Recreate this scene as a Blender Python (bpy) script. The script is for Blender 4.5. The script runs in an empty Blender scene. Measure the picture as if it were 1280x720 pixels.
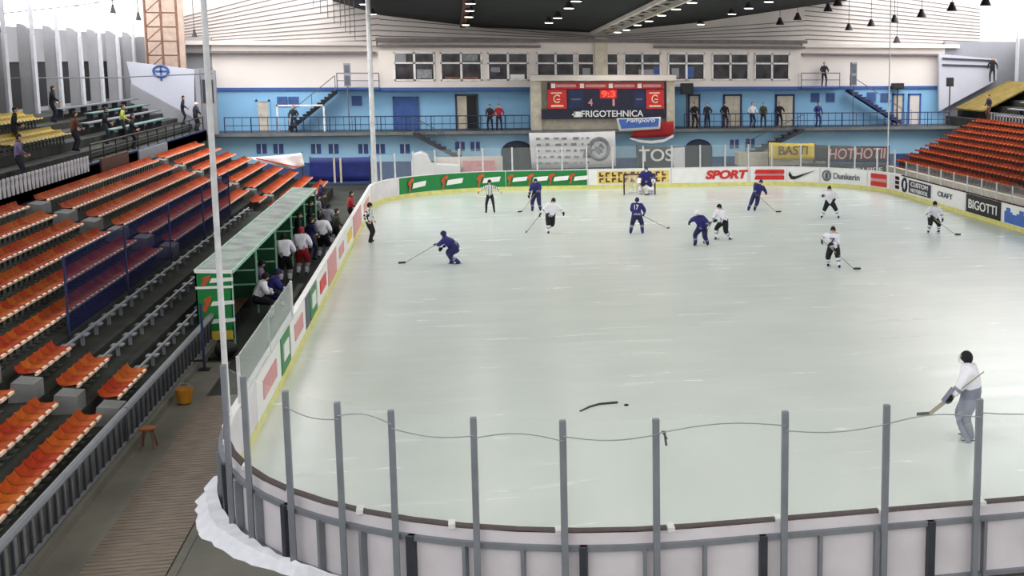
import bpy, bmesh, math, random
from mathutils import Vector, Matrix
random.seed(7)
C = bpy.context.scene.collection
PI = math.pi
# ------------------------------------------------------------------ camera, world, lights, exposure
F, CX, CY, YAW, PIT, ROL, H = 1542.6, 917.4, 298.6, .2257, .1455, .0025, 7.976
fw = Vector((math.sin(YAW)*math.cos(PIT), math.cos(YAW)*math.cos(PIT), -math.sin(PIT)))
rt = Vector((math.cos(YAW), -math.sin(YAW), 0)); up = rt.cross(fw)
r2 = math.cos(ROL)*rt+math.sin(ROL)*up; u2 = -math.sin(ROL)*rt+math.cos(ROL)*up
cam = bpy.data.cameras.new('camera'); camo = bpy.data.objects.new('camera', cam); C.objects.link(camo)
camo.matrix_world = Matrix(((r2.x, u2.x, -fw.x, 0), (r2.y, u2.y, -fw.y, 0), (r2.z, u2.z, -fw.z, H), (0, 0, 0, 1)))
cam.sensor_width = 36; cam.lens = F*36/1280; cam.shift_x = (640-CX)/1280; cam.shift_y = (CY-360)/1280
cam.clip_start = .1; cam.clip_end = 400
bpy.context.scene.camera = camo
sc = bpy.context.scene
sc.view_settings.view_transform = 'Standard'; sc.view_settings.look = 'None'
sc.view_settings.gamma = 1; sc.view_settings.use_curve_mapping = False
sc.view_settings.exposure = 0.12
WORLD_STRENGTH = 4.2; LAMP_WATTS = 290.0
w = bpy.data.worlds.new('world'); sc.world = w; w.use_nodes = True
w.node_tree.nodes['Background'].inputs[0].default_value = (.95, .97, 1, 1)
w.node_tree.nodes['Background'].inputs[1].default_value = WORLD_STRENGTH
sc.cycles.max_bounces = 8; sc.cycles.transparent_max_bounces = 16

# daylight enters through the clerestory openings along both long walls
for (x, sgn) in ((-20.4, 1), (41.2, -1)):
    pl = bpy.data.lights.new('clerestory_daylight', 'AREA'); pl.shape = 'RECTANGLE'; pl.size = 4.6; pl.size_y = 92; pl.cycles.is_portal = True
    po = bpy.data.objects.new('clerestory_daylight', pl); C.objects.link(po); po.location = (x, 40, 11.8); po.rotation_euler = (0, -math.pi/2*sgn, 0)
pl = bpy.data.lights.new('added_near_daylight', 'AREA'); pl.shape = 'RECTANGLE'; pl.size = 62; pl.size_y = 6; pl.cycles.is_portal = True  # unseen gap above the near wall, added to light the near boards
po = bpy.data.objects.new('added_near_daylight', pl); C.objects.link(po); po.location = (10.5, -7.1, 12.2); po.rotation_euler = (math.pi/2, 0, 0)
# and through unseen roof gaps added at the far end to light the gable
for (x, wd, ang_) in ((-14, 14, .18), (35.2, 15.5, -.16)):
    pl = bpy.data.lights.new('added_bay_daylight', 'AREA'); pl.shape = 'RECTANGLE'; pl.size = wd; pl.size_y = 25; pl.cycles.is_portal = True
    po = bpy.data.objects.new('added_bay_daylight', pl); C.objects.link(po); po.location = (x, 72.3, 13.6); po.rotation_euler = (0, ang_, 0)
def ray(x, y):
    return r2*((x-CX)/F)-u2*((y-CY)/F)+fw
def atZ(x, y, z=0):
    d = ray(x, y); return d*((z-H)/d.z)+Vector((0, 0, H))
def atY(x, y, Y):
    d = ray(x, y); return d*(Y/d.y)+Vector((0, 0, H))
def atX(x, y, X):
    d = ray(x, y); return d*(X/d.x)+Vector((0, 0, H))
# ------------------------------------------------------------------ materials
def lin(c):
    return tuple((v/255/12.92 if v/255 <= .04045 else ((v/255+.055)/1.055)**2.4) for v in c)
def mat(name, rgb, rough=.6, metal=0, var=.15, scale=3.0, spec=.4, rnd=0, stretch=(1, 1, 1)):
    m = bpy.data.materials.new(name); m.use_nodes = True; nt = m.node_tree; b = nt.nodes['Principled BSDF']
    c = lin(rgb)
    b.inputs['Roughness'].default_value = rough; b.inputs['Metallic'].default_value = metal
    b.inputs['Specular IOR Level'].default_value = spec
    tc = nt.nodes.new('ShaderNodeTexCoord'); mp = nt.nodes.new('ShaderNodeMapping'); mp.inputs['Scale'].default_value = stretch
    nz = nt.nodes.new('ShaderNodeTexNoise'); nz.inputs['Scale'].default_value = scale; nz.inputs['Detail'].default_value = 5
    nt.links.new(tc.outputs['Object'], mp.inputs[0]); nt.links.new(mp.outputs[0], nz.inputs['Vector'])
    rp = nt.nodes.new('ShaderNodeValToRGB')
    rp.color_ramp.elements[0].position = .3; rp.color_ramp.elements[1].position = .7
    rp.color_ramp.elements[0].color = (*[v*(1-var) for v in c], 1); rp.color_ramp.elements[1].color = (*[min(1, v*(1+var)) for v in c], 1)
    nt.links.new(nz.outputs['Fac'], rp.inputs[0]); out = rp.outputs[0]
    if rnd:
        oi = nt.nodes.new('ShaderNodeObjectInfo'); hs = nt.nodes.new('ShaderNodeHueSaturation')
        mr = nt.nodes.new('ShaderNodeMapRange'); mr.inputs[3].default_value = .5-rnd*.06; mr.inputs[4].default_value = .5+rnd*.1
        mv = nt.nodes.new('ShaderNodeMapRange'); mv.inputs[3].default_value = 1-rnd; mv.inputs[4].default_value = 1+rnd*.4
        nt.links.new(oi.outputs['Random'], mr.inputs[0]); nt.links.new(oi.outputs['Random'], mv.inputs[0])
        nt.links.new(mr.outputs[0], hs.inputs['Hue']); nt.links.new(mv.outputs[0], hs.inputs['Value'])
        nt.links.new(out, hs.inputs['Color']); out = hs.outputs[0]
    nt.links.new(out, b.inputs['Base Color'])
    return m
def emit(name, rgb, s):
    m = bpy.data.materials.new(name); m.use_nodes = True; b = m.node_tree.nodes['Principled BSDF']
    b.inputs['Base Color'].default_value = (*lin(rgb), 1); b.inputs['Emission Color'].default_value = (*lin(rgb), 1)
    b.inputs['Emission Strength'].default_value = s
    return m
def sheer(name, rgb, opacity, rough=.1, spec=.5):
    m = bpy.data.materials.new(name); m.use_nodes = True; nt = m.node_tree; b = nt.nodes['Principled BSDF']
    b.inputs['Base Color'].default_value = (*lin(rgb), 1); b.inputs['Roughness'].default_value = rough
    b.inputs['Specular IOR Level'].default_value = spec
    tr = nt.nodes.new('ShaderNodeBsdfTransparent'); mx = nt.nodes.new('ShaderNodeMixShader')
    nz = nt.nodes.new('ShaderNodeTexNoise'); nz.inputs['Scale'].default_value = 2
    mr = nt.nodes.new('ShaderNodeMapRange'); mr.inputs[3].default_value = opacity*.7; mr.inputs[4].default_value = opacity*1.3
    nt.links.new(nz.outputs['Fac'], mr.inputs[0]); nt.links.new(mr.outputs[0], mx.inputs[0])
    nt.links.new(tr.outputs[0], mx.inputs[1]); nt.links.new(b.outputs[0], mx.inputs[2])
    nt.links.new(mx.outputs[0], nt.nodes['Material Output'].inputs[0])
    return m
def ice_mat():
    m = mat('ice', (214, 222, 216), .22, 0, .04, .35, .5)
    nt = m.node_tree; b = nt.nodes['Principled BSDF']
    # long shallow skate scratches running across and down the sheet
    tc = nt.nodes.new('ShaderNodeTexCoord'); mp = nt.nodes.new('ShaderNodeMapping'); mp.inputs['Scale'].default_value = (.25, 1.6, 1)
    nz = nt.nodes.new('ShaderNodeTexNoise'); nz.inputs['Scale'].default_value = 1.2; nz.inputs['Detail'].default_value = 8; nz.inputs['Distortion'].default_value = .6
    mr = nt.nodes.new('ShaderNodeMapRange'); mr.inputs[1].default_value = .6; mr.inputs[2].default_value = .8; mr.inputs[3].default_value = 0; mr.inputs[4].default_value = .3
    mx = nt.nodes.new('ShaderNodeMixRGB'); mx.inputs[2].default_value = (.93, .95, .94, 1)
    old = b.inputs['Base Color'].links[0].from_socket
    nt.links.new(tc.outputs['Object'], mp.inputs[0]); nt.links.new(mp.outputs[0], nz.inputs['Vector']); nt.links.new(nz.outputs['Fac'], mr.inputs[0])
    nt.links.new(mr.outputs[0], mx.inputs[0]); nt.links.new(old, mx.inputs[1]); nt.links.new(mx.outputs[0], b.inputs['Base Color'])
    m2 = nt.nodes.new('ShaderNodeMapRange'); m2.inputs[3].default_value = .14; m2.inputs[4].default_value = .34
    nt.links.new(nz.outputs['Fac'], m2.inputs[0]); nt.links.new(m2.outputs[0], b.inputs['Roughness'])
    return m
def plank_mat():
    m = mat('planks', (128, 116, 104), .8, 0, .25, 2.5, .2, 0, (1, 6, 1))
    nt = m.node_tree; b = nt.nodes['Principled BSDF']
    tc = nt.nodes.new('ShaderNodeTexCoord'); sp = nt.nodes.new('ShaderNodeSeparateXYZ'); ml = nt.nodes.new('ShaderNodeMath'); ml.operation = 'MULTIPLY'; ml.inputs[1].default_value = 6.5
    fr = nt.nodes.new('ShaderNodeMath'); fr.operation = 'FRACT'; cp = nt.nodes.new('ShaderNodeMath'); cp.operation = 'LESS_THAN'; cp.inputs[1].default_value = .16
    mx = nt.nodes.new('ShaderNodeMixRGB'); mx.blend_type = 'MULTIPLY'; mx.inputs[2].default_value = (.45, .42, .4, 1)
    old = b.inputs['Base Color'].links[0].from_socket
    nt.links.new(tc.outputs['Object'], sp.inputs[0]); nt.links.new(sp.outputs[1], ml.inputs[0]); nt.links.new(ml.outputs[0], fr.inputs[0])
    nt.links.new(fr.outputs[0], cp.inputs[0]); nt.links.new(cp.outputs[0], mx.inputs[0]); nt.links.new(old, mx.inputs[1]); nt.links.new(mx.outputs[0], b.inputs['Base Color'])
    return m
M = dict(
    ice=ice_mat(), planks=plank_mat(),
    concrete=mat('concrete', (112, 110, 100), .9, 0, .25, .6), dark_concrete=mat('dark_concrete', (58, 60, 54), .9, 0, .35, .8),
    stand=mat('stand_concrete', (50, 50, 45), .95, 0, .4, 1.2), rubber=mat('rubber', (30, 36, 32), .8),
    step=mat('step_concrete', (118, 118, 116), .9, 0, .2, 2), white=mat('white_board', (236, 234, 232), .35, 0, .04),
    dirty_white=mat('dirty_white', (222, 216, 220), .5, 0, .08, 1.5), yellow=mat('yellow_kick', (226, 220, 130), .4, 0, .12),
    cap=mat('dark_red_cap', (58, 22, 22), .8, spec=.15), steel=mat('steel', (128, 132, 138), .55, .1, .1), dark_steel=mat('dark_steel', (62, 66, 74), .5, .3),
    black=mat('black', (24, 24, 26), .5), navy=mat('navy', (38, 48, 86), .6), blue=mat('wall_blue', (140, 188, 222), .8, 0, .07, .4),
    lower_blue=mat('lower_wall_blue', (172, 216, 242), .8, 0, .07, .4), band_blue=mat('band_blue', (70, 92, 140), .8), cream=mat('cream_wall', (226, 216, 208), .85, 0, .05, .3),
    deep_blue=mat('deep_blue', (60, 90, 150), .6),
    grey_wall=mat('grey_wall', (146, 146, 150), .85, 0, .1, .5), white_wall=mat('white_wall', (186, 186, 196), .8, 0, .06, .5), fin=mat('fin', (150, 148, 150), .9, 0, .12, .6),
    fin_edge=mat('fin_edge', (190, 190, 194), .8, 0, .08), beige=mat('beige', (200, 190, 172), .8), brown=mat('brown', (96, 62, 48), .7),
    siding=mat('siding', (216, 206, 198), .8, 0, .08, .5), ceil_dark=mat('ceiling_dark', (24, 28, 26), .9, 0, .3, .4), ceil_light=mat('ceiling_light', (214, 206, 202), .8, 0, .08, .3),
    line=mat('dark_line', (120, 112, 110), .8), orange=mat('orange_plastic', (182, 74, 24), .65, 0, .18, 4, .12, .16), orange_far=mat('orange_plastic_far', (168, 66, 24), .7, 0, .3, .9, .12),
    red_far=mat('red_plastic_far', (150, 60, 28), .8, 0, .3, 1.1, .1), lip=mat('pale_highlight_and_lettering', (246, 212, 184), .35, 0, .1), yellow_seat=mat('yellow_plastic', (176, 146, 24), .6, 0, .2, 4),
    glass=sheer('clear_glass', (225, 235, 232), .07, .05), glass_side=sheer('hazy_glass', (200, 210, 205), .38, .15), net=sheer('navy_net', (26, 30, 78), .38, .9, .05),
    window=mat('window_glass', (62, 58, 60), .15, 0, .7, 1.3, .25), frame=mat('window_frame', (232, 228, 224), .5), green=mat('advert_green', (28, 128, 62), .4, 0, .08), red=mat('advert_red', (206, 44, 40), .4),
    advert_white=mat('advert_white', (240, 240, 236), .4, 0, .04), orange_red=mat('advert_orange', (196, 84, 48), .4), roof_sheet=mat('roof_sheet', (126, 140, 130), .5, 0, .5, 1.3), roof_trim=mat('green_trim', (150, 200, 170), .5),
    navy_sign=mat('navy_sign', (36, 36, 58), .5), advert_blue=mat('advert_blue', (70, 110, 190), .5), gold=mat('advert_gold', (226, 196, 70), .5), pink=mat('advert_pink', (214, 150, 150), .5, 0, .12, 4),
    banner=mat('white_banner', (224, 222, 222), .8, 0, .05), print_grey=mat('grey_print', (140, 140, 144), .8, 0, .3, 6), text_grey=mat('text_grey', (96, 100, 110), .7), green_dark=mat('dark_green', (18, 70, 42), .5),
    graffiti=mat('charcoal_banner', (62, 58, 58), .8, 0, .2, 2), snow=mat('snow', (238, 238, 244), .8, 0, .06, 5), lamp=emit('lamp_glow', (255, 250, 225), 9), lamp_off=mat('lamp_shell', (44, 40, 42), .5),
    digit=emit('digit_glow', (255, 70, 50), 1.6), rust=mat('rust', (116, 84, 68), .8, 0, .3, 3), cable=mat('cable', (96, 96, 100), .6), wire=mat('wire', (150, 156, 156), .5),
    pole=mat('pale_pole', (206, 206, 206), .5), tarp=mat('tarp_navy', (34, 44, 112), .5, 0, .3, 1.2), teal=mat('teal_bench', (86, 110, 106), .7, 0, .2), grey_bench=mat('grey_bench', (96, 98, 104), .7, 0, .2),
    skin=mat('skin', (214, 164, 136), .6, 0, .04), p_blue=mat('jersey_blue', (40, 38, 108), .75, 0, .15, 6), p_blue2=mat('pants_blue', (32, 32, 82), .75, 0, .15, 6), p_white=mat('jersey_white', (232, 230, 238), .75, 0, .05, 6),
    p_black=mat('cloth_black', (24, 24, 28), .8), p_grey=mat('cloth_grey', (150, 152, 164), .8, 0, .12, 5), pad_grey=mat('pad_grey', (126, 130, 146), .8, 0, .15, 5), p_red=mat('cloth_red', (168, 40, 44), .8), p_dark=mat('cloth_dark', (44, 46, 54), .85, 0, .2, 4), p_olive=mat('cloth_olive', (70, 74, 60), .85, 0, .2, 4),
    p_orange=mat('cloth_orange', (206, 96, 50), .8), hair=mat('hair_dark', (34, 26, 22), .7), stick=mat('stick_shaft', (150, 140, 116), .5), blade=mat('stick_blade', (44, 44, 46), .6), cloth_purple=mat('cloth_purple', (122, 104, 140), .8, 0, .2, 5), lime=mat('cloth_lime', (170, 176, 70), .8, 0, .2, 5),
)
# ------------------------------------------------------------------ mesh helpers
class MB:
    def __init__(s): s.v = []; s.f = []; s.m = []
    def poly(s, pts, mi=0):
        n = len(s.v); s.v += [tuple(p) for p in pts]; s.f.append(tuple(range(n, n+len(pts)))); s.m.append(mi); return s
    def hexa(s, p, mi=0):
        n = len(s.v); s.v += [tuple(q) for q in p]
        for q in ((0, 3, 2, 1), (4, 5, 6, 7), (0, 1, 5, 4), (1, 2, 6, 5), (2, 3, 7, 6), (3, 0, 4, 7)):
            s.f.append(tuple(n+i for i in q)); s.m.append(mi)
        return s
    def box(s, a, b, mi=0):
        x0, y0, z0 = [min(a[i], b[i]) for i in range(3)]; x1, y1, z1 = [max(a[i], b[i]) for i in range(3)]
        return s.hexa([(x0, y0, z0), (x1, y0, z0), (x1, y1, z0), (x0, y1, z0), (x0, y0, z1), (x1, y0, z1), (x1, y1, z1), (x0, y1, z1)], mi)
    def bar(s, a, b, wd, ht=None, mi=0):
        a = Vector(a); b = Vector(b); ht = ht or wd; d = (b-a).normalized()
        ref = Vector((0, 0, 1)) if abs(d.z) < .95 else Vector((0, 1, 0))
        x = d.cross(ref).normalized()*wd/2; y = x.cross(d).normalized()*ht/2
        return s.hexa([a-x-y, a+x-y, a+x+y, a-x+y, b-x-y, b+x-y, b+x+y, b-x+y], mi)
    def tube(s, pts, r, n=8, mi=0):
        pts = [Vector(p) for p in pts]; rs = r if isinstance(r, (list, tuple)) else [r]*len(pts); base = len(s.v)
        for i, p in enumerate(pts):
            d = (pts[min(i+1, len(pts)-1)]-pts[max(i-1, 0)]).normalized()
            ref = Vector((0, 0, 1)) if abs(d.z) < .9 else Vector((0, 1, 0))
            x = d.cross(ref).normalized(); y = x.cross(d).normalized()
            for k in range(n):
                a = 2*PI*k/n; s.v.append(tuple(p+(x*math.cos(a)+y*math.sin(a))*rs[i]))
        for i in range(len(pts)-1):
            for k in range(n):
                s.f.append((base+i*n+k, base+i*n+(k+1) % n, base+(i+1)*n+(k+1) % n, base+(i+1)*n+k)); s.m.append(mi)
        s.f.append(tuple(base+k for k in reversed(range(n)))); s.m.append(mi)
        s.f.append(tuple(base+(len(pts)-1)*n+k for k in range(n))); s.m.append(mi)
        return s
    def lathe(s, prof, c=(0, 0, 0), n=16, mi=0):
        base = len(s.v); c = Vector(c)
        for r, z in prof:
            for k in range(n):
                a = 2*PI*k/n; s.v.append((c.x+r*math.cos(a), c.y+r*math.sin(a), c.z+z))
        for i in range(len(prof)-1):
            for k in range(n):
                s.f.append((base+i*n+k, base+i*n+(k+1) % n, base+(i+1)*n+(k+1) % n, base+(i+1)*n+k)); s.m.append(mi)
        return s
    def prism(s, poly, off, mi=0):
        n = len(poly); base = len(s.v); off = Vector(off)
        s.v += [tuple(Vector(p)) for p in poly]+[tuple(Vector(p)+off) for p in poly]
        s.f.append(tuple(base+i for i in reversed(range(n)))); s.f.append(tuple(base+n+i for i in range(n))); s.m += [mi, mi]
        for i in range(n):
            j = (i+1) % n; s.f.append((base+i, base+j, base+n+j, base+n+i)); s.m.append(mi)
        return s
    def ellip(s, c, rad, axes=None, nu=12, nv=8, lo=-PI/2, hi=PI/2, fn=None, mi=0):
        base = len(s.v); ax = axes or (Vector((1, 0, 0)), Vector((0, 1, 0)), Vector((0, 0, 1))); c = Vector(c)
        for j in range(nv+1):
            t = lo+(hi-lo)*j/nv
            for k in range(nu):
                a = 2*PI*k/nu; q = Vector((math.cos(t)*math.cos(a), math.cos(t)*math.sin(a), math.sin(t)))
                if fn: q = fn(q)
                s.v.append(tuple(c+ax[0]*q.x*rad[0]+ax[1]*q.y*rad[1]+ax[2]*q.z*rad[2]))
        for j in range(nv):
            for k in range(nu):
                s.f.append((base+j*nu+k, base+j*nu+(k+1) % nu, base+(j+1)*nu+(k+1) % nu, base+(j+1)*nu+k)); s.m.append(mi)
        return s
    def mesh(s, name, mats):
        me = bpy.data.meshes.new(name); me.from_pydata(s.v, [], s.f)
        for m in (mats if isinstance(mats, (list, tuple)) else [mats]): me.materials.append(m)
        me.polygons.foreach_set('material_index', s.m); me.update()
        return me
    def build(s, name, mats, parent=None, smooth=False, bevel=0, world=False):
        me = s.mesh(name, mats)
        if smooth: me.polygons.foreach_set('use_smooth', [True]*len(me.polygons))
        bm = bmesh.new(); bm.from_mesh(me); bmesh.ops.recalc_face_normals(bm, faces=bm.faces[:]); bm.to_mesh(me); bm.free()
        o = bpy.data.objects.new(name, me); C.objects.link(o)
        if bevel:
            b = o.modifiers.new('bevel', 'BEVEL'); b.width = bevel; b.segments = 2; b.limit_method = 'ANGLE'
        if parent:
            o.parent = parent
            if world: o.matrix_parent_inverse = parent.matrix_basis.inverted()
        return o
def tag(o, label, cat, group=None, kind=None):
    o['label'] = label; o['category'] = cat
    if group: o['group'] = group
    if kind: o['kind'] = kind
    return o
def thing(name, label, cat, loc=(0, 0, 0), group=None, rz=0):
    o = bpy.data.objects.new(name, None); C.objects.link(o); o.location = loc; o.rotation_euler = (0, 0, rz); o.empty_display_size = .1
    return tag(o, label, cat, group)
def struct(o): o['kind'] = 'structure'; return o
def copy_tree(o, parent=None):
    c = o.copy(); C.objects.link(c)
    if parent: c.parent = parent
    for ch in list(o.children): copy_tree(ch, c)
    return c
def txt_mesh(body, wd, ht, m, shear=0, bold=.012):
    cu = bpy.data.curves.new('lettering', 'FONT'); cu.body = body; cu.align_x = 'CENTER'; cu.align_y = 'CENTER'; cu.extrude = .01; cu.shear = shear; cu.offset = bold
    t = bpy.data.objects.new('tmp_text', cu); C.objects.link(t); bpy.context.view_layer.update()
    me = bpy.data.meshes.new_from_object(t.evaluated_get(bpy.context.evaluated_depsgraph_get())); bpy.data.objects.remove(t)
    xs = [v.co.x for v in me.vertices]; ys = [v.co.y for v in me.vertices]; sx = wd/(max(xs)-min(xs)); sy = ht/(max(ys)-min(ys))
    cx = (max(xs)+min(xs))/2; cy = (max(ys)+min(ys))/2
    for v in me.vertices: v.co = ((v.co.x-cx)*sx, (v.co.y-cy)*sy, v.co.z)
    me.materials.clear(); me.materials.append(m); return me
FACE = {'-y': Matrix(((1, 0, 0), (0, 0, -1), (0, 1, 0))), '-x': Matrix(((0, 0, -1), (-1, 0, 0), (0, 1, 0))), '+x': Matrix(((0, 0, 1), (1, 0, 0), (0, 1, 0)))}
def text(body, c, wd, ht, m, face='-y', parent=None, shear=0, name='lettering', rot=None, bold=.012):
    o = bpy.data.objects.new(name, txt_mesh(body, wd, ht, m, shear, bold)); C.objects.link(o)
    R = (rot if rot else FACE[face]).to_4x4(); o.matrix_basis = Matrix.Translation(Vector(c)) @ R
    if parent:
        o.parent = parent; o.matrix_parent_inverse = parent.matrix_basis.inverted()
    return o
# ------------------------------------------------------------------ rink geometry
XL, XR, YN, YF, RC = -4.21, 25.71, 17.03, 75.65, 7.5
def outline(off=0, n=14, r=RC):
    """rink outline, counter-clockwise from the near-left corner's end on the near board; OFF outwards"""
    P = []
    for cx, cy, a0 in ((XR-r, YN+r, -PI/2), (XR-r, YF-r, 0), (XL+r, YF-r, PI/2), (XL+r, YN+r, PI)):
        for k in range(n+1):
            a = a0+PI/2*k/n; P.append((cx+(r+off)*math.cos(a), cy+(r+off)*math.sin(a)))
    return P
def ribbon(P0, P1, z0, z1, closed=True, mi=0, mb=None):
    """solid wall between two parallel plan polylines"""
    mb = mb or MB(); n = len(P0); base = len(mb.v)
    for (a, b) in zip(P0, P1): mb.v += [(a[0], a[1], z0), (b[0], b[1], z0), (b[0], b[1], z1), (a[0], a[1], z1)]
    for i in range(n if closed else n-1):
        j = (i+1) % n
        for k in range(4):
            l = (k+1) % 4; mb.f.append((base+4*i+k, base+4*j+k, base+4*j+l, base+4*i+l)); mb.m.append(mi)
    if not closed:
        mb.f.append((base, base+1, base+2, base+3)); mb.f.append(tuple(base+4*(n-1)+k for k in (3, 2, 1, 0))); mb.m += [mi, mi]
    return mb
# ------------------------------------------------------------------ setting: floors
struct(MB().box((-24, -6, -.35), (46, 92, -.06)).build('floor', M['dark_concrete']))
mb = MB().poly([(x, y, 0) for x, y in outline(.05)]); mb.prism([(x, y, -.05) for x, y in outline(.05)], (0, 0, .04))
struct(mb.build('floor_ice', M['ice']))
# concrete apron and plank walkway along the left of the near corner
struct(MB().box((-6.62, 2, -.06), (-5.85, 34, 0)).build('floor_apron', M['concrete']))
struct(MB().box((-5.84, 2, -.06), (-4.52, 30.5, .012)).build('floor_planks', M['planks']))
struct(MB().box((-4.5, 2, -.06), (XL-.15, 30.5, .0)).box((XL-.15, 2, -.06), (26, 26, -.012)).build('floor_near_end', M['concrete']))
struct(MB().box((-7.4, 34.5, -.06), (XL-.2, 63, .0)).build('floor_bench_area', M['rubber']))
# ------------------------------------------------------------------ setting: far wall
YW, YU = 82.0, 84.5
struct(MB().box((-14.6, YW, 1.35), (36, YW+.3, 3.1)).build('wall_far_lower', M['lower_blue']))
struct(MB().box((-14.6, YW-.02, -.05), (36, YW+.3, 1.35)).build('wall_far_band', M['band_blue']))
struct(MB().box((-14.6, YW-1.0, 3.08), (36, YU+.2, 3.28)).build('floor_balcony', M['dark_steel']))
struct(MB().box((-14.6, YW-1.06, 3.1), (36, YW-1.0, 3.3), 0).build('trim_balcony_edge', M['step']))
struct(MB().box((-14.6, YU, 3.28), (35, YU+.3, 6.0)).build('wall_far_upper', M['blue']))
struct(MB().box((-14.6, YU, 6.0), (-4.4, YU+.3, 8.75)).box((24, YU, 6.0), (35, YU+.3, 8.75)).build('wall_far_white', M['cream']))
struct(MB().box((-4.4, YU-.7, 5.98), (24, YU+.3, 9.05)).build('wall_far_window_block', M['cream']))
struct(MB().box((-14.6, YU-.12, 5.82), (-4.4, YU, 6.02)).box((-4.4, YU-.82, 5.8), (24, YU-.5, 6.02)).box((24, YU-.12, 5.82), (35, YU, 6.02)).build('trim_far_ledge', M['deep_blue']))
struct(MB().box((-4.5, YU-1.3, 8.98), (24.3, YU+.3, 9.2)).box((-4.5, YU-1.1, 8.62), (6.0, YU-.7, 8.78)).box((13.6, YU-1.1, 8.62), (24.2, YU-.7, 8.78)).build('trim_far_eave', M['line']))
mb = MB().box((-17.5, YU-.35, 8.72), (-4.5, YU+.3, 8.98)).box((24.2, YU-.35, 8.72), (36, YU+.3, 8.98))
struct(mb.build('trim_far_beam', M['siding'])); struct(MB().box((-16.8, YU-.5, 8.2), (-4.6, YU-.0, 8.34)).box((24.2, YU-.4, 8.2), (35.5, YU, 8.32)).build('trim_far_shadow_strip', M['line']))  # dark strip built in for the shadow line below the beam
# gable cladding above the wall: slanted side bars stand in for receding roof purlins
mb = MB().box((-19, YU+.3, 8.7), (44, YU+.5, 17))
def gable_line(x0, y0, x1, y1):
    mb.bar(atY(x0, y0, YU+.29), atY(x1, y1, YU+.29), .06, .055, 1)
for y in (50.5, 44.5, 38, 31, 23.5, 15.5, 7, -2, -11, -20, -30, -40): gable_line(226, 62+(y-62)*154/393, 474, 62+(y-62)*402/393)
for y in (49, 43.5, 37.5, 31.5, 25.5, 19.5, 13.5, 7.5, 1.5, -5, -12, -19): gable_line(1006, y, 1225, y+(68-y)*219/626)
for k in range(4): gable_line(474, 24+7*k, 745, 46+1.5*k); gable_line(745, 46+1.5*k, 1006, 26+6*k)
struct(mb.build('wall_far_gable', [M['siding'], M['line']]))
struct(MB().box((9.6, YU-1.0, 6.3), (10.45, YU-.6, 9.3)).build('trim_far_pillar', M['beige']))
# windows of the white block
wn = 0
for (a, b, s_) in ((493, 543, 1), (551, 602, 1), (610, 660, 1), (671, 718, 1), (722, 743, 0), (758, 773, 0), (780, 826, 1), (835, 881, 1), (890, 936, 1), (943, 987, 1)):
    wn += 1
    p0 = atY((a), 102, YU-.72); p1 = atY(b, 68, YU-.72); x0, x1 = p0.x, p1.x; z0, z1 = 6.46, 8.3
    f_ = MB(); y = YU-.76
    t = .09
    f_.box((x0, y, z0), (x1, y+.1, z0+t)).box((x0, y, z1-t), (x1, y+.1, z1)).box((x0, y, z0), (x0+t, y+.1, z1)).box((x1-t, y, z0), (x1, y+.1, z1)).box((x0, y, 7.55), (x1, y+.08, 7.66))
    if s_: f_.box(((x0+x1)/2-.07, y, z0), ((x0+x1)/2+.07, y+.1, z1))
    fo = struct(f_.build('window_%d' % wn, M['frame']))
    MB().box((x0+.02, y+.05, z0+.02), (x1-.02, y+.07, z1-.02)).build('window_pane', M['window'], fo)
    for (u0, v0, u1, v1, m_) in {1: [(.04, .6, .3, .95, 'grey_wall'), (.55, .08, .92, .4, 'print_grey')], 2: [(.55, .7, .9, .92, 'print_grey'), (.1, .05, .9, .14, 'rust')], 3: [(.55, .05, .9, .22, 'white'), (.08, .3, .3, .48, 'print_grey')], 5: [(.3, .1, .75, .45, 'grey_wall')], 7: [(.4, .1, .8, .4, 'grey_wall'), (.8, .1, .95, .5, 'deep_blue')], 8: [(.1, .1, .3, .45, 'grey_wall'), (.45, .1, .7, .5, 'deep_blue')]}.get(wn, []):
        MB().box((x0+(x1-x0)*u0, y+.035, z0+(z1-z0)*v0), (x0+(x1-x0)*u1, y+.05, z0+(z1-z0)*v1)).build('paper_sheet', M[m_], fo)
# small lower-wall windows
for (x, yy) in ((327, 186), (348, 186), (395, 186), (417, 186), (454, 186), (475, 186), (506, 186), (575, 183), (594, 183), (918, 180), (938, 179), (1005, 184)):
    wn += 1; p = atY(x, yy, YW-.03); y = YW-.05
    fo = struct(MB().box((p.x-.3, y, p.z-.3), (p.x+.3, y+.04, p.z+.3)).box((p.x-.03, y-.01, p.z-.3), (p.x+.03, y, p.z+.3), 1).build('window_%d' % wn, [M['deep_blue'], M['frame']]))
    MB().box((p.x-.25, y-.006, p.z-.25), (p.x+.25, y, p.z+.25)).build('window_pane', M['band_blue'], fo)
for (x, yy) in ((1019, 122), (1038, 122), (1089, 121), (1106, 122), (353, 127), (367, 127), (446, 126)):
    wn += 1; p = atY(x, yy, YU-.03); y = YU-.05
    fo = struct(MB().box((p.x-.32, y, p.z-.32), (p.x+.32, y+.04, p.z+.32)).build('window_%d' % wn, M['deep_blue']))
    MB().box((p.x-.26, y-.006, p.z-.26), (p.x+.26, y, p.z+.26)).build('window_pane', M['band_blue'], fo)
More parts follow.
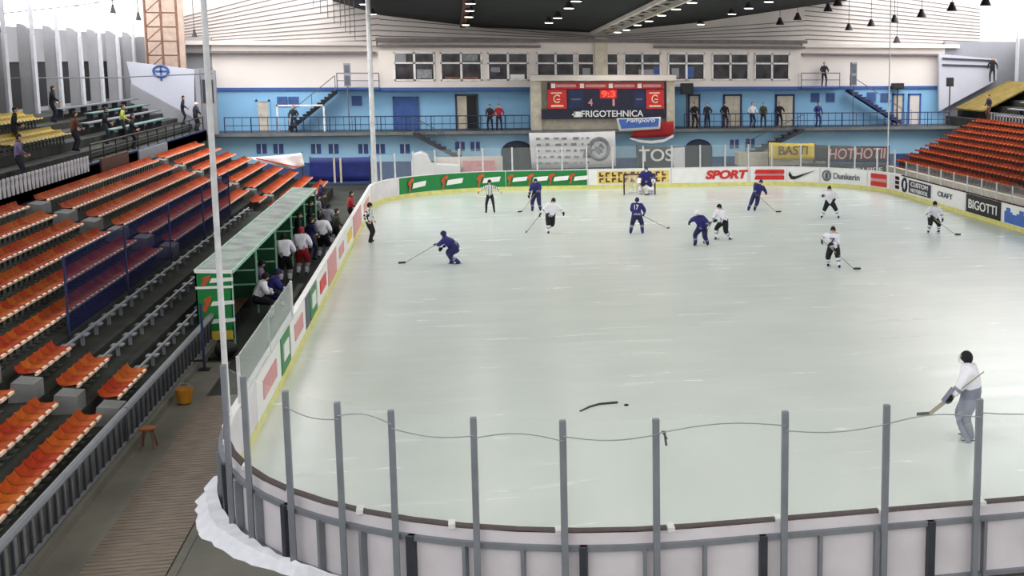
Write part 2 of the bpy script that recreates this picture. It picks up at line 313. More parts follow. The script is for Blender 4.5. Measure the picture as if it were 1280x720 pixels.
# doors on the balcony, arched doors below
dn = 0
def door(x0, x1, ytop, m_leaf, m_frame, Y=YU, zb=3.28, split=None, m2=None):
    global dn
    dn += 1; a = atY(x0, ytop, Y); b = atY(x1, ytop, Y); z1 = a.z; t = .12
    fo = struct(MB().box((a.x-t, Y-.1, zb), (a.x, Y, z1+t)).box((b.x, Y-.1, zb), (b.x+t, Y, z1+t)).box((a.x-t, Y-.1, z1), (b.x+t, Y, z1+t)).build('door_%d' % dn, m_frame))
    xm = a.x+(b.x-a.x)*(split or 1)
    MB().box((a.x, Y-.06, zb), (xm, Y, z1)).build('door_leaf', m_leaf, fo)
    if split: MB().box((xm, Y-.03, zb), (b.x, Y, z1)).build('door_leaf', m2, fo)
    MB().tube([(a.x+.15, Y-.11, zb+1.0), (a.x+.15, Y-.06, zb+1.0)], .04).build('door_handle', M['steel'], fo)
door(571, 595, 120, M['beige'], M['dark_steel'], split=.5, m2=M['black'])
door(322, 335, 127, M['beige'], M['blue'])
door(493, 521, 123, M['deep_blue'], M['band_blue'])
door(862, 873, 120, M['beige'], M['navy']); door(906, 925, 120, M['beige'], M['navy']); door(971, 991, 120, M['beige'], M['navy'])
door(1117, 1128, 119, M['beige'], M['deep_blue']); door(1137, 1149, 119, M['siding'], M['deep_blue'])
for (x0, x1, yt) in ((626, 666, 176), (856, 890, 174)):
    dn += 1; a = atY(x0, yt, YW); b = atY(x1, yt, YW); cxm = (a.x+b.x)/2; r = (b.x-a.x)/2; zt = a.z-r*.7
    arc = [(cxm+r*math.cos(PI*k/12), YW-.06, zt+r*.7*math.sin(PI*k/12)) for k in range(13)]
    fo = struct(MB().prism([(cxm+r, YW-.06, 0)]+arc+[(cxm-r, YW-.06, 0)], (0, .05, 0)).build('door_%d' % dn, M['navy']))
    arc = [(cxm+r*.86*math.cos(PI*k/12), YW-.1, zt+r*.58*math.sin(PI*k/12)) for k in range(13)]
    MB().prism([(cxm+r*.86, YW-.1, 0)]+arc+[(cxm-r*.86, YW-.1, 0)], (0, .05, 0)).build('door_leaf', M['dark_steel'], fo)
    MB().box((cxm-.03, YW-.13, 0), (cxm+.03, YW-.1, zt)).build('door_seam', M['black'], fo)
# ------------------------------------------------------------------ setting: roof
ZP = [(-21, 14.2), (-7.12, 11.58), (-4.2, 10.71), (2.11, 9.99), (9.74, 9.68), (16.59, 10.38), (27.45, 12.02), (43, 14.6)]
SL = .0346
def zc(x, y):
    for (a, za), (b, zb) in zip(ZP, ZP[1:]):
        if x <= b: break
    return za+(zb-za)*(x-a)/(b-a)+SL*(84-y)
mb = MB(); Y0, Y1 = -7, 84.8
for (a, za), (b, zb) in zip(ZP, ZP[1:]):
    ye = 60 if a < -20 or b > 42 else Y1   # outer bays stop short at the far end, unseen gaps added for skylight
    mb.hexa([(a, Y0, zc(a, Y0)), (b, Y0, zc(b, Y0)), (b, ye, zc(b, ye)), (a, ye, zc(a, ye)), (a, Y0, zc(a, Y0)+.2), (b, Y0, zc(b, Y0)+.2), (b, ye, zc(b, ye)+.2), (a, ye, zc(a, ye)+.2)], 0)
struct(mb.build('ceiling', M['ceil_dark']))
mb = MB()
for dx in (-.55, .55): mb.bar((9.9+dx, 84, zc(9.9, 84)-.15), (9.9+dx, 20, zc(9.9, 20)-.15), .14, .2)
for k in range(32):
    y = 83.5-2*k; s_ = 1 if k % 2 else -1
    mb.bar((9.9-.55*s_, y, zc(9.9, y)-.15), (9.9+.55*s_, y-2, zc(9.9, y-2)-.15), .08, .08)
struct(mb.build('ceiling_beam', M['siding']))
struct(MB().bar((1.0, 84, zc(1, 84)-.1), (1.0, 20, zc(1, 20)-.1), .35, .25).build('ceiling_beam_brown', M['brown']))
struct(MB().box((-21, -7.3, -.3), (42, -7, 9.2)).build('wall_near_end', M['cream']))  # stops short of the roof, leaving the added daylight gap
struct(MB().box((-21.5, YU, -.3), (-14.6, YU+.3, 9.2)).box((35, YU, -.3), (42, YU+.3, 9.2)).build('wall_far_corners', M['grey_wall']))
# ------------------------------------------------------------------ setting: left and right walls
XW = -19.0
mb = MB().box((XW-1.9, -6, 0), (XW-1.6, 86, 5.4), 0).box((XW-1.9, -6, 5.4), (XW-1.6, 86, 7.7), 1)
mb.box((XW-1.9, -6, 7.7), (XW-1.5, 86, 9.4), 0)
struct(mb.build('wall_left', [M['fin'], M['black']]))
for k in range(16):
    y = 83.5-3.85*k
    prof = [(XW-.55, y, 5.3), (XW, y, 5.3), (XW, y, 8.8)]+[(XW-.45+.45*math.cos(a), y, 8.8+.7*math.sin(a)) for a in (.3, .6, .9, 1.2)]+[(XW-.55, y, 9.5)]
    o = struct(MB().prism(prof, (0, .3, 0)).build('wall_left_fin', M['fin']))
    MB().box((XW, y-.05, 5.3), (XW+.12, y+.35, 9.0)).bar((XW+.06, y+.15, 9.0), (XW+.0, y+.15, 14.5), .16, .16).build('mullion', M['fin_edge'], o)
mb = MB().box((41, -6, 0), (41.3, 86, 5.4), 0).box((41, -6, 5.4), (41.3, 86, 7.7), 1).box((41, -6, 7.7), (41.3, 86, 9.4), 0)
struct(mb.build('wall_right', [M['fin'], M['black']]))
for k in range(14):
    y = 82-3.85*k
    o = struct(MB().box((39.6, y, 5.3), (41, y+.3, 9.4)).build('wall_right_fin', M['grey_wall']))
    MB().box((39.5, y-.05, 5.3), (39.6, y+.35, 9.4)).bar((39.55, y+.15, 9.4), (39.6, y+.15, 14.8), .16, .16).build('mullion', M['fin_edge'], o)
# angled parapet wall closing the left upper tier
pts = [atY(x, y, 80) for x, y in ((158, 77), (243, 87), (243, 150), (165, 106))]
o = struct(MB().prism(pts, (0, .3, 0)).build('wall_left_parapet', M['white_wall']))
e = atY(201, 89, 79.95); R_ = .42
MB().tube([(e.x+R_*math.cos(a*PI/6), 79.97, e.z+R_*.8*math.sin(a*PI/6)) for a in range(13)], .07, 6).build('painted_emblem', M['deep_blue'], o)
MB().box((e.x-.05, 79.95, e.z-.55), (e.x+.05, 80, e.z+.3)).box((e.x-.4, 79.95, e.z-.05), (e.x+.4, 80, e.z+.05)).build('painted_emblem', M['deep_blue'], o)
pf = [atY(x, y, 79.7) for x, y in ((163, 104), (243, 148), (243, 160), (190, 140), (163, 128))]
struct(MB().prism(pf, (0, .2, 0)).build('wall_left_flank', M['grey_wall']))
p = atY(243, 87, 80)
o = struct(MB().box((p.x, 80, 3.3), (p.x+.25, YU, p.z+.05)).build('wall_left_return', M['grey_wall']))
a = atY(243, 88, 80.3); b = atY(272, 150, 80.3)
o = struct(MB().box((a.x, 80.3, 3.3), (b.x, 80.6, a.z)).build('wall_left_block', M['grey_wall']))
for x in (249, 256, 264):
    q = atY(x, 112, 80.28); MB().box((q.x-.12, 80.26, q.z-.8), (q.x+.12, 80.3, q.z+.6)).build('slit_window', M['dark_steel'], o)
pts = [atY(x, y, 83.6) for x, y in ((1174, 67), (1246, 74), (1246, 100), (1174, 139))]
o = struct(MB().prism(pts, (0, .3, 0)).build('wall_right_parapet', M['white_wall']))
for y0, y1 in ((73, 76), (81, 83)):
    a = atY(1178, y0, 83.55); b = atY(1244, y1, 83.55); MB().bar(a, b, .1, .12).build('pipe', M['dark_steel'], o)
# ------------------------------------------------------------------ left stand
SX0, SZ0, SP, SR = -7.0, .845, .772, .298
def row(k): return SX0-SP*k, SZ0+SR*k
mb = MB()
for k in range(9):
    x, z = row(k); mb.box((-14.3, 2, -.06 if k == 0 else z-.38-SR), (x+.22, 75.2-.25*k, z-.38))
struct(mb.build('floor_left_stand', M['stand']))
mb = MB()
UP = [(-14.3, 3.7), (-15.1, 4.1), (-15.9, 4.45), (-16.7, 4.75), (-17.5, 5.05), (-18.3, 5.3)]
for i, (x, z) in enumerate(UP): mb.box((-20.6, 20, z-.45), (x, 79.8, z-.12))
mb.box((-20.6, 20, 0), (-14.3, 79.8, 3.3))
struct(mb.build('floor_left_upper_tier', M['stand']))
struct(MB().box((-14.42, 20, 3.0), (-14.3, 79.6, 3.66)).build('wall_left_tier_front', M['navy']))
# seat prototype: bucket shell, front edge with the skylight highlight painted pale, steel bracket
def seat_parts():
    prof = [(.0, -.06), (.012, -.01), (-.02, .012), (-.12, -.004), (-.22, -.012), (-.31, .01), (-.36, .07), (-.385, .17)]
    W = [-.2, -.12, 0, .12, .2]; up_ = [.03, .004, 0, .004, .03]
    sh, lp = MB(), MB()
    for lay in (0, -.016):
        b0 = len(sh.v)
        for px, pz in prof[1:]:
            for w_, u_ in zip(W, up_): sh.v.append((px-(u_*.5 if px < -.3 else 0), w_, pz+u_+lay))
        for i in range(len(prof)-2):
            for j in range(4):
                q = (b0+i*5+j, b0+i*5+j+1, b0+(i+1)*5+j+1, b0+(i+1)*5+j); sh.f.append(q if lay == 0 else q[::-1]); sh.m.append(0)
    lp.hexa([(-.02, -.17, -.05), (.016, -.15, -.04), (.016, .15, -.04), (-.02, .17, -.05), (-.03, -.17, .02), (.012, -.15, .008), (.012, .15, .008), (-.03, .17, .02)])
    br = MB().box((-.3, -.03, -.36), (-.24, .03, -.02)).box((-.32, -.12, -.06), (-.05, .12, -.03)).box((-.36, -.1, -.38), (-.18, .1, -.36))
    return sh, lp, br
sh_, lp_, br_ = seat_parts()
me_shell = sh_.mesh('seat', M['orange']); me_lip = lp_.mesh('front_edge_highlight', M['lip']); me_br = br_.mesh('bracket', mat('bracket_grey', (84, 88, 80), .8))
AIS = [(26.65, 27.45), (43.6, 44.8), (61.6, 62.6)]
def in_aisle(y): return any(a-.2 < y < b+.2 for a, b in AIS)
allseats = []
for k in range(9):
    x, z = row(k); y = 15.0
    yend = 74.6-.25*k
    while y < yend:
        ok = not in_aisle(y)
        if k < 3 and 30.2 < y < 59.0: ok = False
        if ok:
            d = Vector((x, y, z))-Vector((0, 0, H)); zz = d.dot(fw); px = CX+F*d.dot(r2)/zz; py = CY-F*d.dot(u2)/zz
            if px > -12 and py < 735: allseats.append((y, k, x, z, px))
        y += .425
allseats.sort()
ORD = ['front', 'second', 'third', 'fourth', 'fifth', 'sixth', 'seventh', 'eighth', 'topmost']
def seat_label(k, y):
    blk = 'near block beside the railing' if y < 27 else ('block just past the first aisle' if y < 44 else 'block past the second aisle')
    col = 'orange plastic seat'
    return f'{col}, {ORD[k]} row of the {blk}', f'seats in the {ORD[k]} row, {blk}'
for (y, k, x, z, px) in allseats[:300]:
    o = bpy.data.objects.new('stadium_seat', me_shell); C.objects.link(o); o.location = (x, y, z); l_, g_ = seat_label(k, y); tag(o, l_, 'seat', g_)
    for nm, me in (('front_edge_highlight', me_lip), ('bracket', me_br)):
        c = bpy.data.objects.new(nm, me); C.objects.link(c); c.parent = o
        if nm == 'front_edge_highlight': c['label'] = 'pale highlight painted on the front edge'
rest = MB()
def add_seat(mb, x, y, z, flip=False):
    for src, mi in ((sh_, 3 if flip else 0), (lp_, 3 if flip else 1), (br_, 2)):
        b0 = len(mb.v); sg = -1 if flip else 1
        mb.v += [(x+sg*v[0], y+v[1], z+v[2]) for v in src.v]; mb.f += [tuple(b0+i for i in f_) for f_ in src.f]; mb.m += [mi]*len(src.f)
for (y, k, x, z, px) in allseats[300:]: add_seat(rest, x, y, z)
RX0, RZ0 = 28.1, 1.45
for k in range(9):
    y = 75.5+.25*k
    while y > 52:
        add_seat(rest, RX0+SP*k, y, RZ0+SR*k, True); y -= .5
        if 57.3 < y < 58.6 and k < 3: y -= 1.2
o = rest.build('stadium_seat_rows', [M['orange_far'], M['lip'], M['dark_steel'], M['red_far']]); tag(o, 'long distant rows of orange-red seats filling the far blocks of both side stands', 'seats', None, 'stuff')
# steel seat rails where the front rows carry no seats
for k in range(3):
    x, z = row(k)
    t = thing('seat_rail', f'bare steel seat rail without seats, {ORD[k]} row behind the bench shelter', 'seat rail', (x-.27, 30.4, z-.38), 'bare seat rails')
    MB().box((-.03, 0, .26), (.03, 27.4, .31)).build('rail', M['steel'], t)
    for j in range(23):
        MB().box((-.04, .3+1.2*j, 0), (.04, .36+1.2*j, .27)).box((-.14, .2+1.2*j, .25), (.14, .46+1.2*j, .29)).build('support', M['steel'] if j % 3 else M['step'], t)
# concrete aisle blocks
for ai, (a, b) in enumerate(AIS):
    for k in range(9):
        if ai == 1 and k < 3: continue
        x, z = row(k); nm = ('first', 'second', 'third')[ai]
        o = MB().prism([(x+.2, a+.1, z-.38), (x+.2, a+.1, z-.02), (x-.22, a+.1, z+.03), (x-.3, a+.1, z-.38)], (0, b-a-.2, 0)).build('aisle_step', M['step'])
        tag(o, f'grey concrete step block in the {nm} aisle, level with the {ORD[k]} seat row', 'step', 'concrete aisle steps')
# navy safety net hung in front of the fourth row
t = thing('safety_net', 'dark navy safety net hung along the seats behind the bench shelter', 'net', (-9.12, 31.9, 1.1))
MB().box((0, 0, .0), (.02, 23, 2.1)).build('netting', M['net'], t)
for j in range(5): MB().tube([(0.03, j*5.7, -.05), (0.03, j*5.7, 2.15)], .03, 6).build('post', M['navy'], t)
MB().tube([(.03, 0, 2.12), (.03, 23, 2.12)], .02, 6).build('top_rope', M['navy'], t)
# front railing of the left stand
def railing(name, label, x, y0, y1, z0, z1, step, m_rail, m_bal, tilt=0, rr=.05, bw=.05):
    t = thing(name, label, 'railing', (x, y0, z0))
    L = y1-y0; h = z1-z0
    MB().tube([(0, 0, h), (0, L, h)], rr, 8).build('top_rail', m_rail, t)
    MB().bar((0, 0, .05), (0, L, .05), .05, .05).build('bottom_rail', m_rail, t)
    for i in range(int(L/step)+1): MB().box((-.02, i*step, .03), (.02, i*step+bw, h-.02)).build('baluster', m_bal, t)
    return t
for i, (ya, yb) in enumerate(((14.2, 26.4), (26.5, 36.0))):
    rl = railing('stand_railing', ('dark steel railing with thick top tube beside the plank walkway, nearer run' if i == 0 else 'dark steel railing running on towards the green bench shelter'), -6.62, ya, yb, .16, .86, .42, M['steel'], M['dark_steel'], rr=.075, bw=.06)
    MB().box((-.06, 0, .05), (-.05, yb-ya, .56)).build('backing_panel', M['step'], rl)
struct(MB().box((-6.78, 2, -.06), (-6.5, 36, .16)).build('trim_kerb', M['concrete']))
# white pickets and dark panels on the upper tier front
t = thing('picket_railing', 'white picket railing on the front of the upper tier', 'railing', (-14.24, 40, 3.4))
for i in range(34): MB().box((0, i*.42, 0), (.04, i*.42+.2, .62)).build('picket', M['dirty_white'], t)
MB().box((-.04, 0, .5), (0, 14.2, .56)).build('rail', M['steel'], t)
t = thing('tier_railing', 'dark thin railing along the far part of the left upper tier', 'railing', (-14.36, 55, 3.66))
MB().tube([(0, 0, .75), (0, 24, .75)], .035, 6).build('top_rail', M['black'], t)
MB().tube([(0, 0, .4), (0, 24, .4)], .025, 6).build('mid_rail', M['black'], t)
for i in range(13): MB().tube([(0, i*2.0, 0), (0, i*2.0, .75)], .03, 6).build('post', M['black'], t)
o = MB().box((-14.295, 56, 3.0), (-14.22, 60.5, 3.75)).build('canvas_sheet', M['brown']); tag(o, 'brown canvas panel fixed below the upper tier railing', 'panel')
o = MB().box((-14.295, 62.5, 3.05), (-14.22, 68.5, 3.62)).build('tarpaulin', M['grey_wall']); tag(o, 'pale grey sheet hung on the navy tier front', 'tarpaulin')
# yellow seats and plain benches of the upper tier
me_y = sh_.mesh('seat_yellow', M['yellow_seat'])
for (x, z, y0, n, nm) in ((-15.75, 4.72, 50.3, 17, 'lower'), (-17.3, 5.3, 53.8, 13, 'upper')):
    for i in range(n):
        for r_ in range(2):
            o = bpy.data.objects.new('stadium_seat', me_y); C.objects.link(o); o.location = (x-.4*r_, y0+.45*i, z+.14*r_)
            tag(o, f'yellow plastic seat in the {nm} yellow patch of the upper tier', 'seat', f'yellow seats, {nm} patch')
            c = bpy.data.objects.new('bracket', me_br); C.objects.link(c); c.parent = o
for i, (x, z, y0, y1, m_) in enumerate(((-15.6, 4.25, 63, 75, 'teal'), (-16.4, 4.6, 62, 77, 'grey_bench'), (-17.2, 4.9, 66, 78, 'teal'), (-18.0, 5.2, 64, 79, 'grey_bench'))):
    t = thing('tier_bench', f'long {"greenish" if m_ == "teal" else "grey"} slatted bench, {ORD[i]} row of the upper tier before the white parapet', 'bench', (x, y0, z-.1))
    MB().box((-.2, 0, .38), (.2, y1-y0, .44)).build('seat', M[m_], t)
    for j in range(int((y1-y0)/2)): MB().box((-.15, j*2+.3, .0), (.15, j*2+.38, .38)).build('leg', M['dark_steel'], t)
# ------------------------------------------------------------------ right stand and its upper tier
mb = MB()
for k in range(9):
    x, z = RX0+SP*k, RZ0+SR*k; mb.box((x-.22, 20, -.06 if k == 0 else z-.38-SR), (36, 76+.25*k, z-.38))
struct(mb.build('floor_right_stand', M['brown']))
struct(MB().box((27.6, 20, -.06), (27.85, 76, 1.08)).build('wall_right_stand_front', M['beige']))
mb = MB()
for i in range(6): mb.box((34.8+.9*i, 20, 3.0), (41, 83.5, 3.9+.42*i))
struct(mb.build('floor_right_upper_tier', M['stand']))
for i in range(5):
    t = thing('tier_bench', f'long grey bench in the {ORD[i]} row of the right upper tier', 'bench', (35.3+.9*i, 60, 3.9+.42*i))
    MB().box((-.2, 0, .34), (.2, 16, .4)).build('seat', M['grey_wall'], t)
    for j in range(8): MB().box((-.12, j*2+.3, 0), (.12, j*2+.38, .34)).build('leg', M['dark_steel'], t)
o = MB().prism([(35.2, 78, 4.4), (39.2, 78, 6.3), (39.2, 82.8, 6.3), (35.2, 82.8, 4.4)], (0, 0, .1)).build('canvas_cover', mat('mustard', (112, 94, 36), .8, 0, .25, 2)); tag(o, 'mustard yellow cover over the steps of the right upper tier', 'cover')
t = thing('picket_railing', 'white picket railing along the front of the right upper tier', 'railing', (34.7, 58, 3.8))
for i in range(40): MB().box((0, i*.45, 0), (.04, i*.45+.14, .7)).build('picket', M['grey_wall'], t)
MB().box((.04, 0, .6), (.08, 18, .66)).build('rail', M['steel'], t)
# ------------------------------------------------------------------ dasher boards
bd = thing('dasher_boards', 'white hockey boards with yellow kick plate around the ice', 'boards')
ribbon(outline(0), outline(.11), 0, 1.17).build('board_shell', M['dirty_white'], bd)
ribbon(outline(-.015), outline(.0), .0, .21).build('kick_plate', M['yellow'], bd)['label'] = 'yellow kick plate at the foot of the boards'
O, I = outline(.14), outline(-.02)
ribbon(O[:15][::1], I[:15], 1.165, 1.2, False)
n = 15
ribbon(outline(-.02)[n:3*n+2], outline(.13)[n:3*n+2], 1.165, 1.2, False).build('cap_rail', M['white'], bd)
nearI = outline(.0)[3*n+1:]+outline(.0)[:n+1]; nearO = outline(.105)[3*n+1:]+outline(.105)[:n+1]
ribbon(nearI, nearO, 1.165, 1.215, False).build('cap_rail', M['cap'], bd)['label'] = 'dark red cap along the near end'
# exterior steel frame of the near end
def near_path(off, m=60):
    """points on the near boards' outside from the left side round the corner and along the straight, by length"""
    P = [(XL-off, YN+RC+8)]+[(XL+RC+(RC+off)*math.cos(a), YN+RC+(RC+off)*math.sin(a)) for a in [PI+PI/2*k/24 for k in range(25)]]+[(XR-RC, YN-off)]
    return P
def along(P, x=None, s=None):
    acc = 0
    for a, b in zip(P, P[1:]):
        L = math.hypot(b[0]-a[0], b[1]-a[1])
        if acc+L >= s: t = (s-acc)/L; return (a[0]+(b[0]-a[0])*t, a[1]+(b[1]-a[1])*t), ((b[0]-a[0])/L, (b[1]-a[1])/L)
        acc += L
    return P[-1], (1, 0)
NP0, NP1 = near_path(.115), near_path(.19)
ribbon(NP0, NP1, .92, 1.0, False).build('frame_rail', M['steel'], bd); ribbon(NP0, NP1, .04, .1, False).build('frame_rail', M['steel'], bd)
sv = 2.6; posts_s = []
while sv < 36:
    (px, py), (dx, dy) = along(near_path(.17), s=sv); a = math.atan2(dy, dx)
    big = int(round(sv/.88)) % 3 == 0
    w_ = .11 if big else .05
    q = MB(); hw = w_/2; c_, s_ = math.cos(a), math.sin(a)
    P = [(px+c_*u-s_*v, py+s_*u+c_*v, .0) for u, v in ((-hw, -.07), (hw, -.07), (hw, .05), (-hw, .05))]
    q.prism(P, (0, 0, 1.0 if big else .95)); q.build('frame_post', M['dark_steel'] if big else M['steel'], bd)
    sv += .88
# white cap clips on the near end
sv = 8.2
while sv < 34:
    (px, py), _ = along(near_path(.06), s=sv); MB().box((px-.05, py-.12, 1.17), (px+.05, py+.1, 1.235)).build('cap_clip', M['white'], bd); sv += 1.62
# advertising on the boards
def advert(name_lbl, m_, pts, inset=.02):
    """thin sheet along a polyline of plan points on the boards' inner face, z .24 .. 1.14"""
    P0 = pts
    def off(P, o):
        R_ = []
        for i, p in enumerate(P):
            a, b = P[max(i-1, 0)], P[min(i+1, len(P)-1)]; d = Vector((b[0]-a[0], b[1]-a[1])).normalized(); R_.append((p[0]-d.y*o, p[1]+d.x*o))
        return R_
    o = ribbon(P0, off(P0, inset), .23, 1.15, False).build('advert_panel', m_, bd); o['label'] = name_lbl
    return o
def far_flat(x0, x1): return [(x1, YF-.002), (x0, YF-.002)]
def right_flat(y0, y1): return [(XR-.002, y0), (XR-.002, y1)]
def left_flat(y0, y1): return [(XL+.002, y1), (XL+.002, y0)]
# green adverts on the far end, round the far-left corner
def far_corner(a0, a1, m=8): return [(XL+RC+(RC-.002)*math.cos(a0+(a1-a0)*k/m), YF-RC+(RC-.002)*math.sin(a0+(a1-a0)*k/m)) for k in range(m+1)]
green_spans = [('c', math.radians(112), math.radians(128)), ('c', math.radians(94), math.radians(112))]
segs = []
segs.append(far_corner(math.radians(91), math.radians(108), 6)); segs.append(far_corner(math.radians(108), math.radians(126), 6)); segs.append(far_corner(math.radians(126), math.radians(146), 6))
for a, b in ((3.2, 4.4), (4.4, 5.65), (5.65, 6.9), (6.9, 8.1)): segs.append(far_flat(a, b))
def leafmark(c, d, n, s, par):
    """red winged mark with a white slanted bar beside it: the drink sponsor's sign"""
    c = Vector(c); d = Vector(d); n = Vector(n); z = Vector((0, 0, 1))
    def P(u, v): return c+d*u*s+z*v*s
    MB().prism([P(-.52, -.34), P(-.42, -.1), P(-.55, .08), P(-.44, .26), P(-.2, .34), P(-.12, .2), P(-.3, .12), P(-.34, -.05), P(-.42, -.36)], n*.012).build('emblem', M['orange_red'], par)
    MB().prism([P(-.24, -.17), P(.64, -.1), P(.72, .16), P(.1, .12), P(-.16, .09)], n*.012).build('word_bar', M['advert_white'], par)
for sg in segs:
    o = advert('green drink advert with red mark and white word', M['green'], sg)
    i = len(sg)//2; a = Vector((*sg[0], 0)); b = Vector((*sg[-1], 0)); L = (b-a).length; d = (a-b).normalized(); nrm = Vector((d.y, -d.x, 0))
    mid = Vector((*sg[i], 0)) if len(sg) > 2 else (a+b)/2
    leafmark(mid+nrm*.1+Vector((0, 0, .68)), d, nrm, min(1.15, L*.8), o)
yb_ = YF-.03
def far_ad(x0, x1, m_, lbl): return advert(lbl, m_, far_flat(x0, x1))
o = far_ad(8.2, 13.3, M['advert_white'], 'pale advert with yellow and with dark lettering behind the far goal')
MB().box((8.75, yb_-.01, .3), (13.2, yb_, 1.06)).build('yellow_field', mat('pale_gold', (232, 206, 120), .5, 0, .25, 3), o)
for j, zz in enumerate((.86, .5)):
    for i in range(11):
        x = 8.85+i*.39; MB().box((x, yb_-.03, zz-.13), (x+.1, yb_, zz+.13)).box((x+.06, yb_-.03, zz+(.03 if (i+j) % 2 else -.13)), (x+.26, yb_, zz+(.13 if (i+j) % 2 else -.03))).build('lettering', M['brown'], o)
o = far_ad(13.4, 18.2, M['advert_white'], 'white advert reading sport in red')
text('SPORT', (16.9, yb_-.02, .72), 2.75, .56, M['red'], parent=o, shear=.2, bold=.05)
def far_rc(a0, a1, m=6): return [(XR-RC+(RC-.002)*math.cos(a0+(a1-a0)*k/m), YF-RC+(RC-.002)*math.sin(a0+(a1-a0)*k/m)) for k in range(m+1)]
def rc_frame(t_):
    c = Vector((XR-RC+(RC-.1)*math.cos(t_), YF-RC+(RC-.1)*math.sin(t_), 0)); d = Vector((math.sin(t_), -math.cos(t_), 0)); n = Vector((-math.cos(t_), -math.sin(t_), 0)); return c, d, n
def rc_text(body, t_, z, wd, ht, m_, par, shear=0):
    c, d, n = rc_frame(t_); rot = Matrix(((d.x, 0, n.x), (d.y, 0, n.y), (0, 1, 0))); return text(body, (c.x, c.y, z), wd, ht, m_, parent=par, shear=shear, rot=rot)
rad = math.radians
def ang(x):   # picture column to an angle on the far-right corner
    best = None
    for k in range(200):
        t_ = rad(90)*k/199; p = Vector((XR-RC+RC*math.cos(t_), YF-RC+RC*math.sin(t_), .7))-Vector((0, 0, H)); px = CX+F*p.dot(r2)/p.dot(fw)
        if best is None or abs(px-x) < best[0]: best = (abs(px-x), t_)
    return best[1]
def rc_prism(t_, pts, m_, par, name='emblem', s=1.0):
    c, d, n = rc_frame(t_); MB().prism([c+d*u*s+Vector((0, 0, .7+v*s)) for u, v in pts], n*.012).build(name, m_, par)
tA, tB = ang(943), ang(981)
o = advert('red striped advert beside the red sport advert', M['advert_white'], far_rc(ang(982), ang(938)))
for zz in (.16, -.22): rc_prism(ang(962), [(-.95, zz-.12), (.95, zz-.12), (.95, zz+.14), (-.85, zz+.14)], M['red'], o, 'stripe')
rc_prism(ang(962), [(-.85, -.07), (.9, -.07), (.9, .01), (-.85, .01)], M['pink'], o, 'stripe')
o = advert('white advert with a black check mark', M['advert_white'], far_rc(ang(1024), ang(984)))
rc_prism(ang(1001), [(-.72, .2), (-.78, -.05), (-.62, -.3), (-.4, -.32), (.95, .3), (-.3, -.1), (-.52, -.1), (-.6, .02)], M['black'], o)
o = advert('white advert with round emblem and grey word', M['advert_white'], far_rc(ang(1084), ang(1026)))
c, d, n_ = rc_frame(ang(1034)); MB().tube([c+d*.26*math.cos(k*PI/8)+Vector((0, 0, .7+.3*math.sin(k*PI/8)))+n_*.01 for k in range(17)], .05, 5).build('emblem', M['text_grey'], o)
rc_prism(ang(1034), [(-.1, -.2), (.08, -.2), (.1, .2), (-.08, .18)], M['text_grey'], o)
rc_text('Dunkerin', ang(1059), .7, 1.9, .38, M['text_grey'], o)
o = advert('red and white striped advert at the far-right bend', M['advert_white'], far_rc(ang(1112), ang(1086)))
for zz in (.22, -.26): rc_prism(ang(1100), [(-.75, zz-.14), (.75, zz-.14), (.75, zz+.14), (-.75, zz+.14)], M['red'], o, 'stripe')
rc_prism(ang(1100), [(-.75, -.1), (.75, -.1), (.75, .06), (-.75, .06)], M['pink'], o, 'stripe')
def rgt(p0, p1, m_, lbl):
    y0, y1 = atX(p1, 240, XR).y, atX(p0, 240, XR).y; return advert(lbl, m_, right_flat(y0, y1)), y0, y1
o = advert('narrow white advert with dark red blocks', M['advert_white'], right_flat(68.15, 69.4))
for zz in (.45, .72, .98): MB().box((XR-.05, 68.4, zz-.1), (XR-.02, 69.2, zz+.1)).build('block', M['cap'], o)
o, y0, y1 = rgt(1126.5, 1165, M['advert_white'], 'dark blue and white notebook advert with a round mark')
MB().box((XR-.045, y0+.1, .34), (XR-.02, y1-1.3, 1.06)).build('field', M['navy_sign'], o)
MB().tube([(XR-.05, y1-.65+.34*math.cos(k*PI/8), .7+.36*math.sin(k*PI/8)) for k in range(17)], .08, 5).build('emblem', M['navy_sign'], o)
text('CUSTOM', (XR-.06, (y0+y1-1.2)/2, .86), 2.6, .26, M['advert_white'], '-x', o); text('NOTEBOOK', (XR-.06, (y0+y1-1.2)/2, .52), 2.6, .22, M['advert_white'], '-x', o)
o, y0, y1 = rgt(1166, 1207, M['advert_white'], 'white advert with a small grey word')
text('CRAFT', (XR-.05, (y0+y1)/2+.4, .74), 2.0, .28, M['text_grey'], '-x', o)
o, y0, y1 = rgt(1208.5, 1252, M['black'], 'black advert with white lettering')
text('BIGOTTI', (XR-.05, (y0+y1)/2, .68), (y1-y0)*.82, .46, M['advert_white'], '-x', o)
o, y0, y1 = rgt(1254, 1300, M['advert_white'], 'white advert with blue lower field')
MB().box((XR-.045, y0, .26), (XR-.02, y1-.3, .8)).build('field', M['advert_blue'], o)
for i in range(5): MB().box((XR-.055, y1-.9-.7*i, .72), (XR-.02, y1-.5-.7*i, .98)).build('lettering', M['advert_white'] if i % 2 else M['advert_blue'], o)
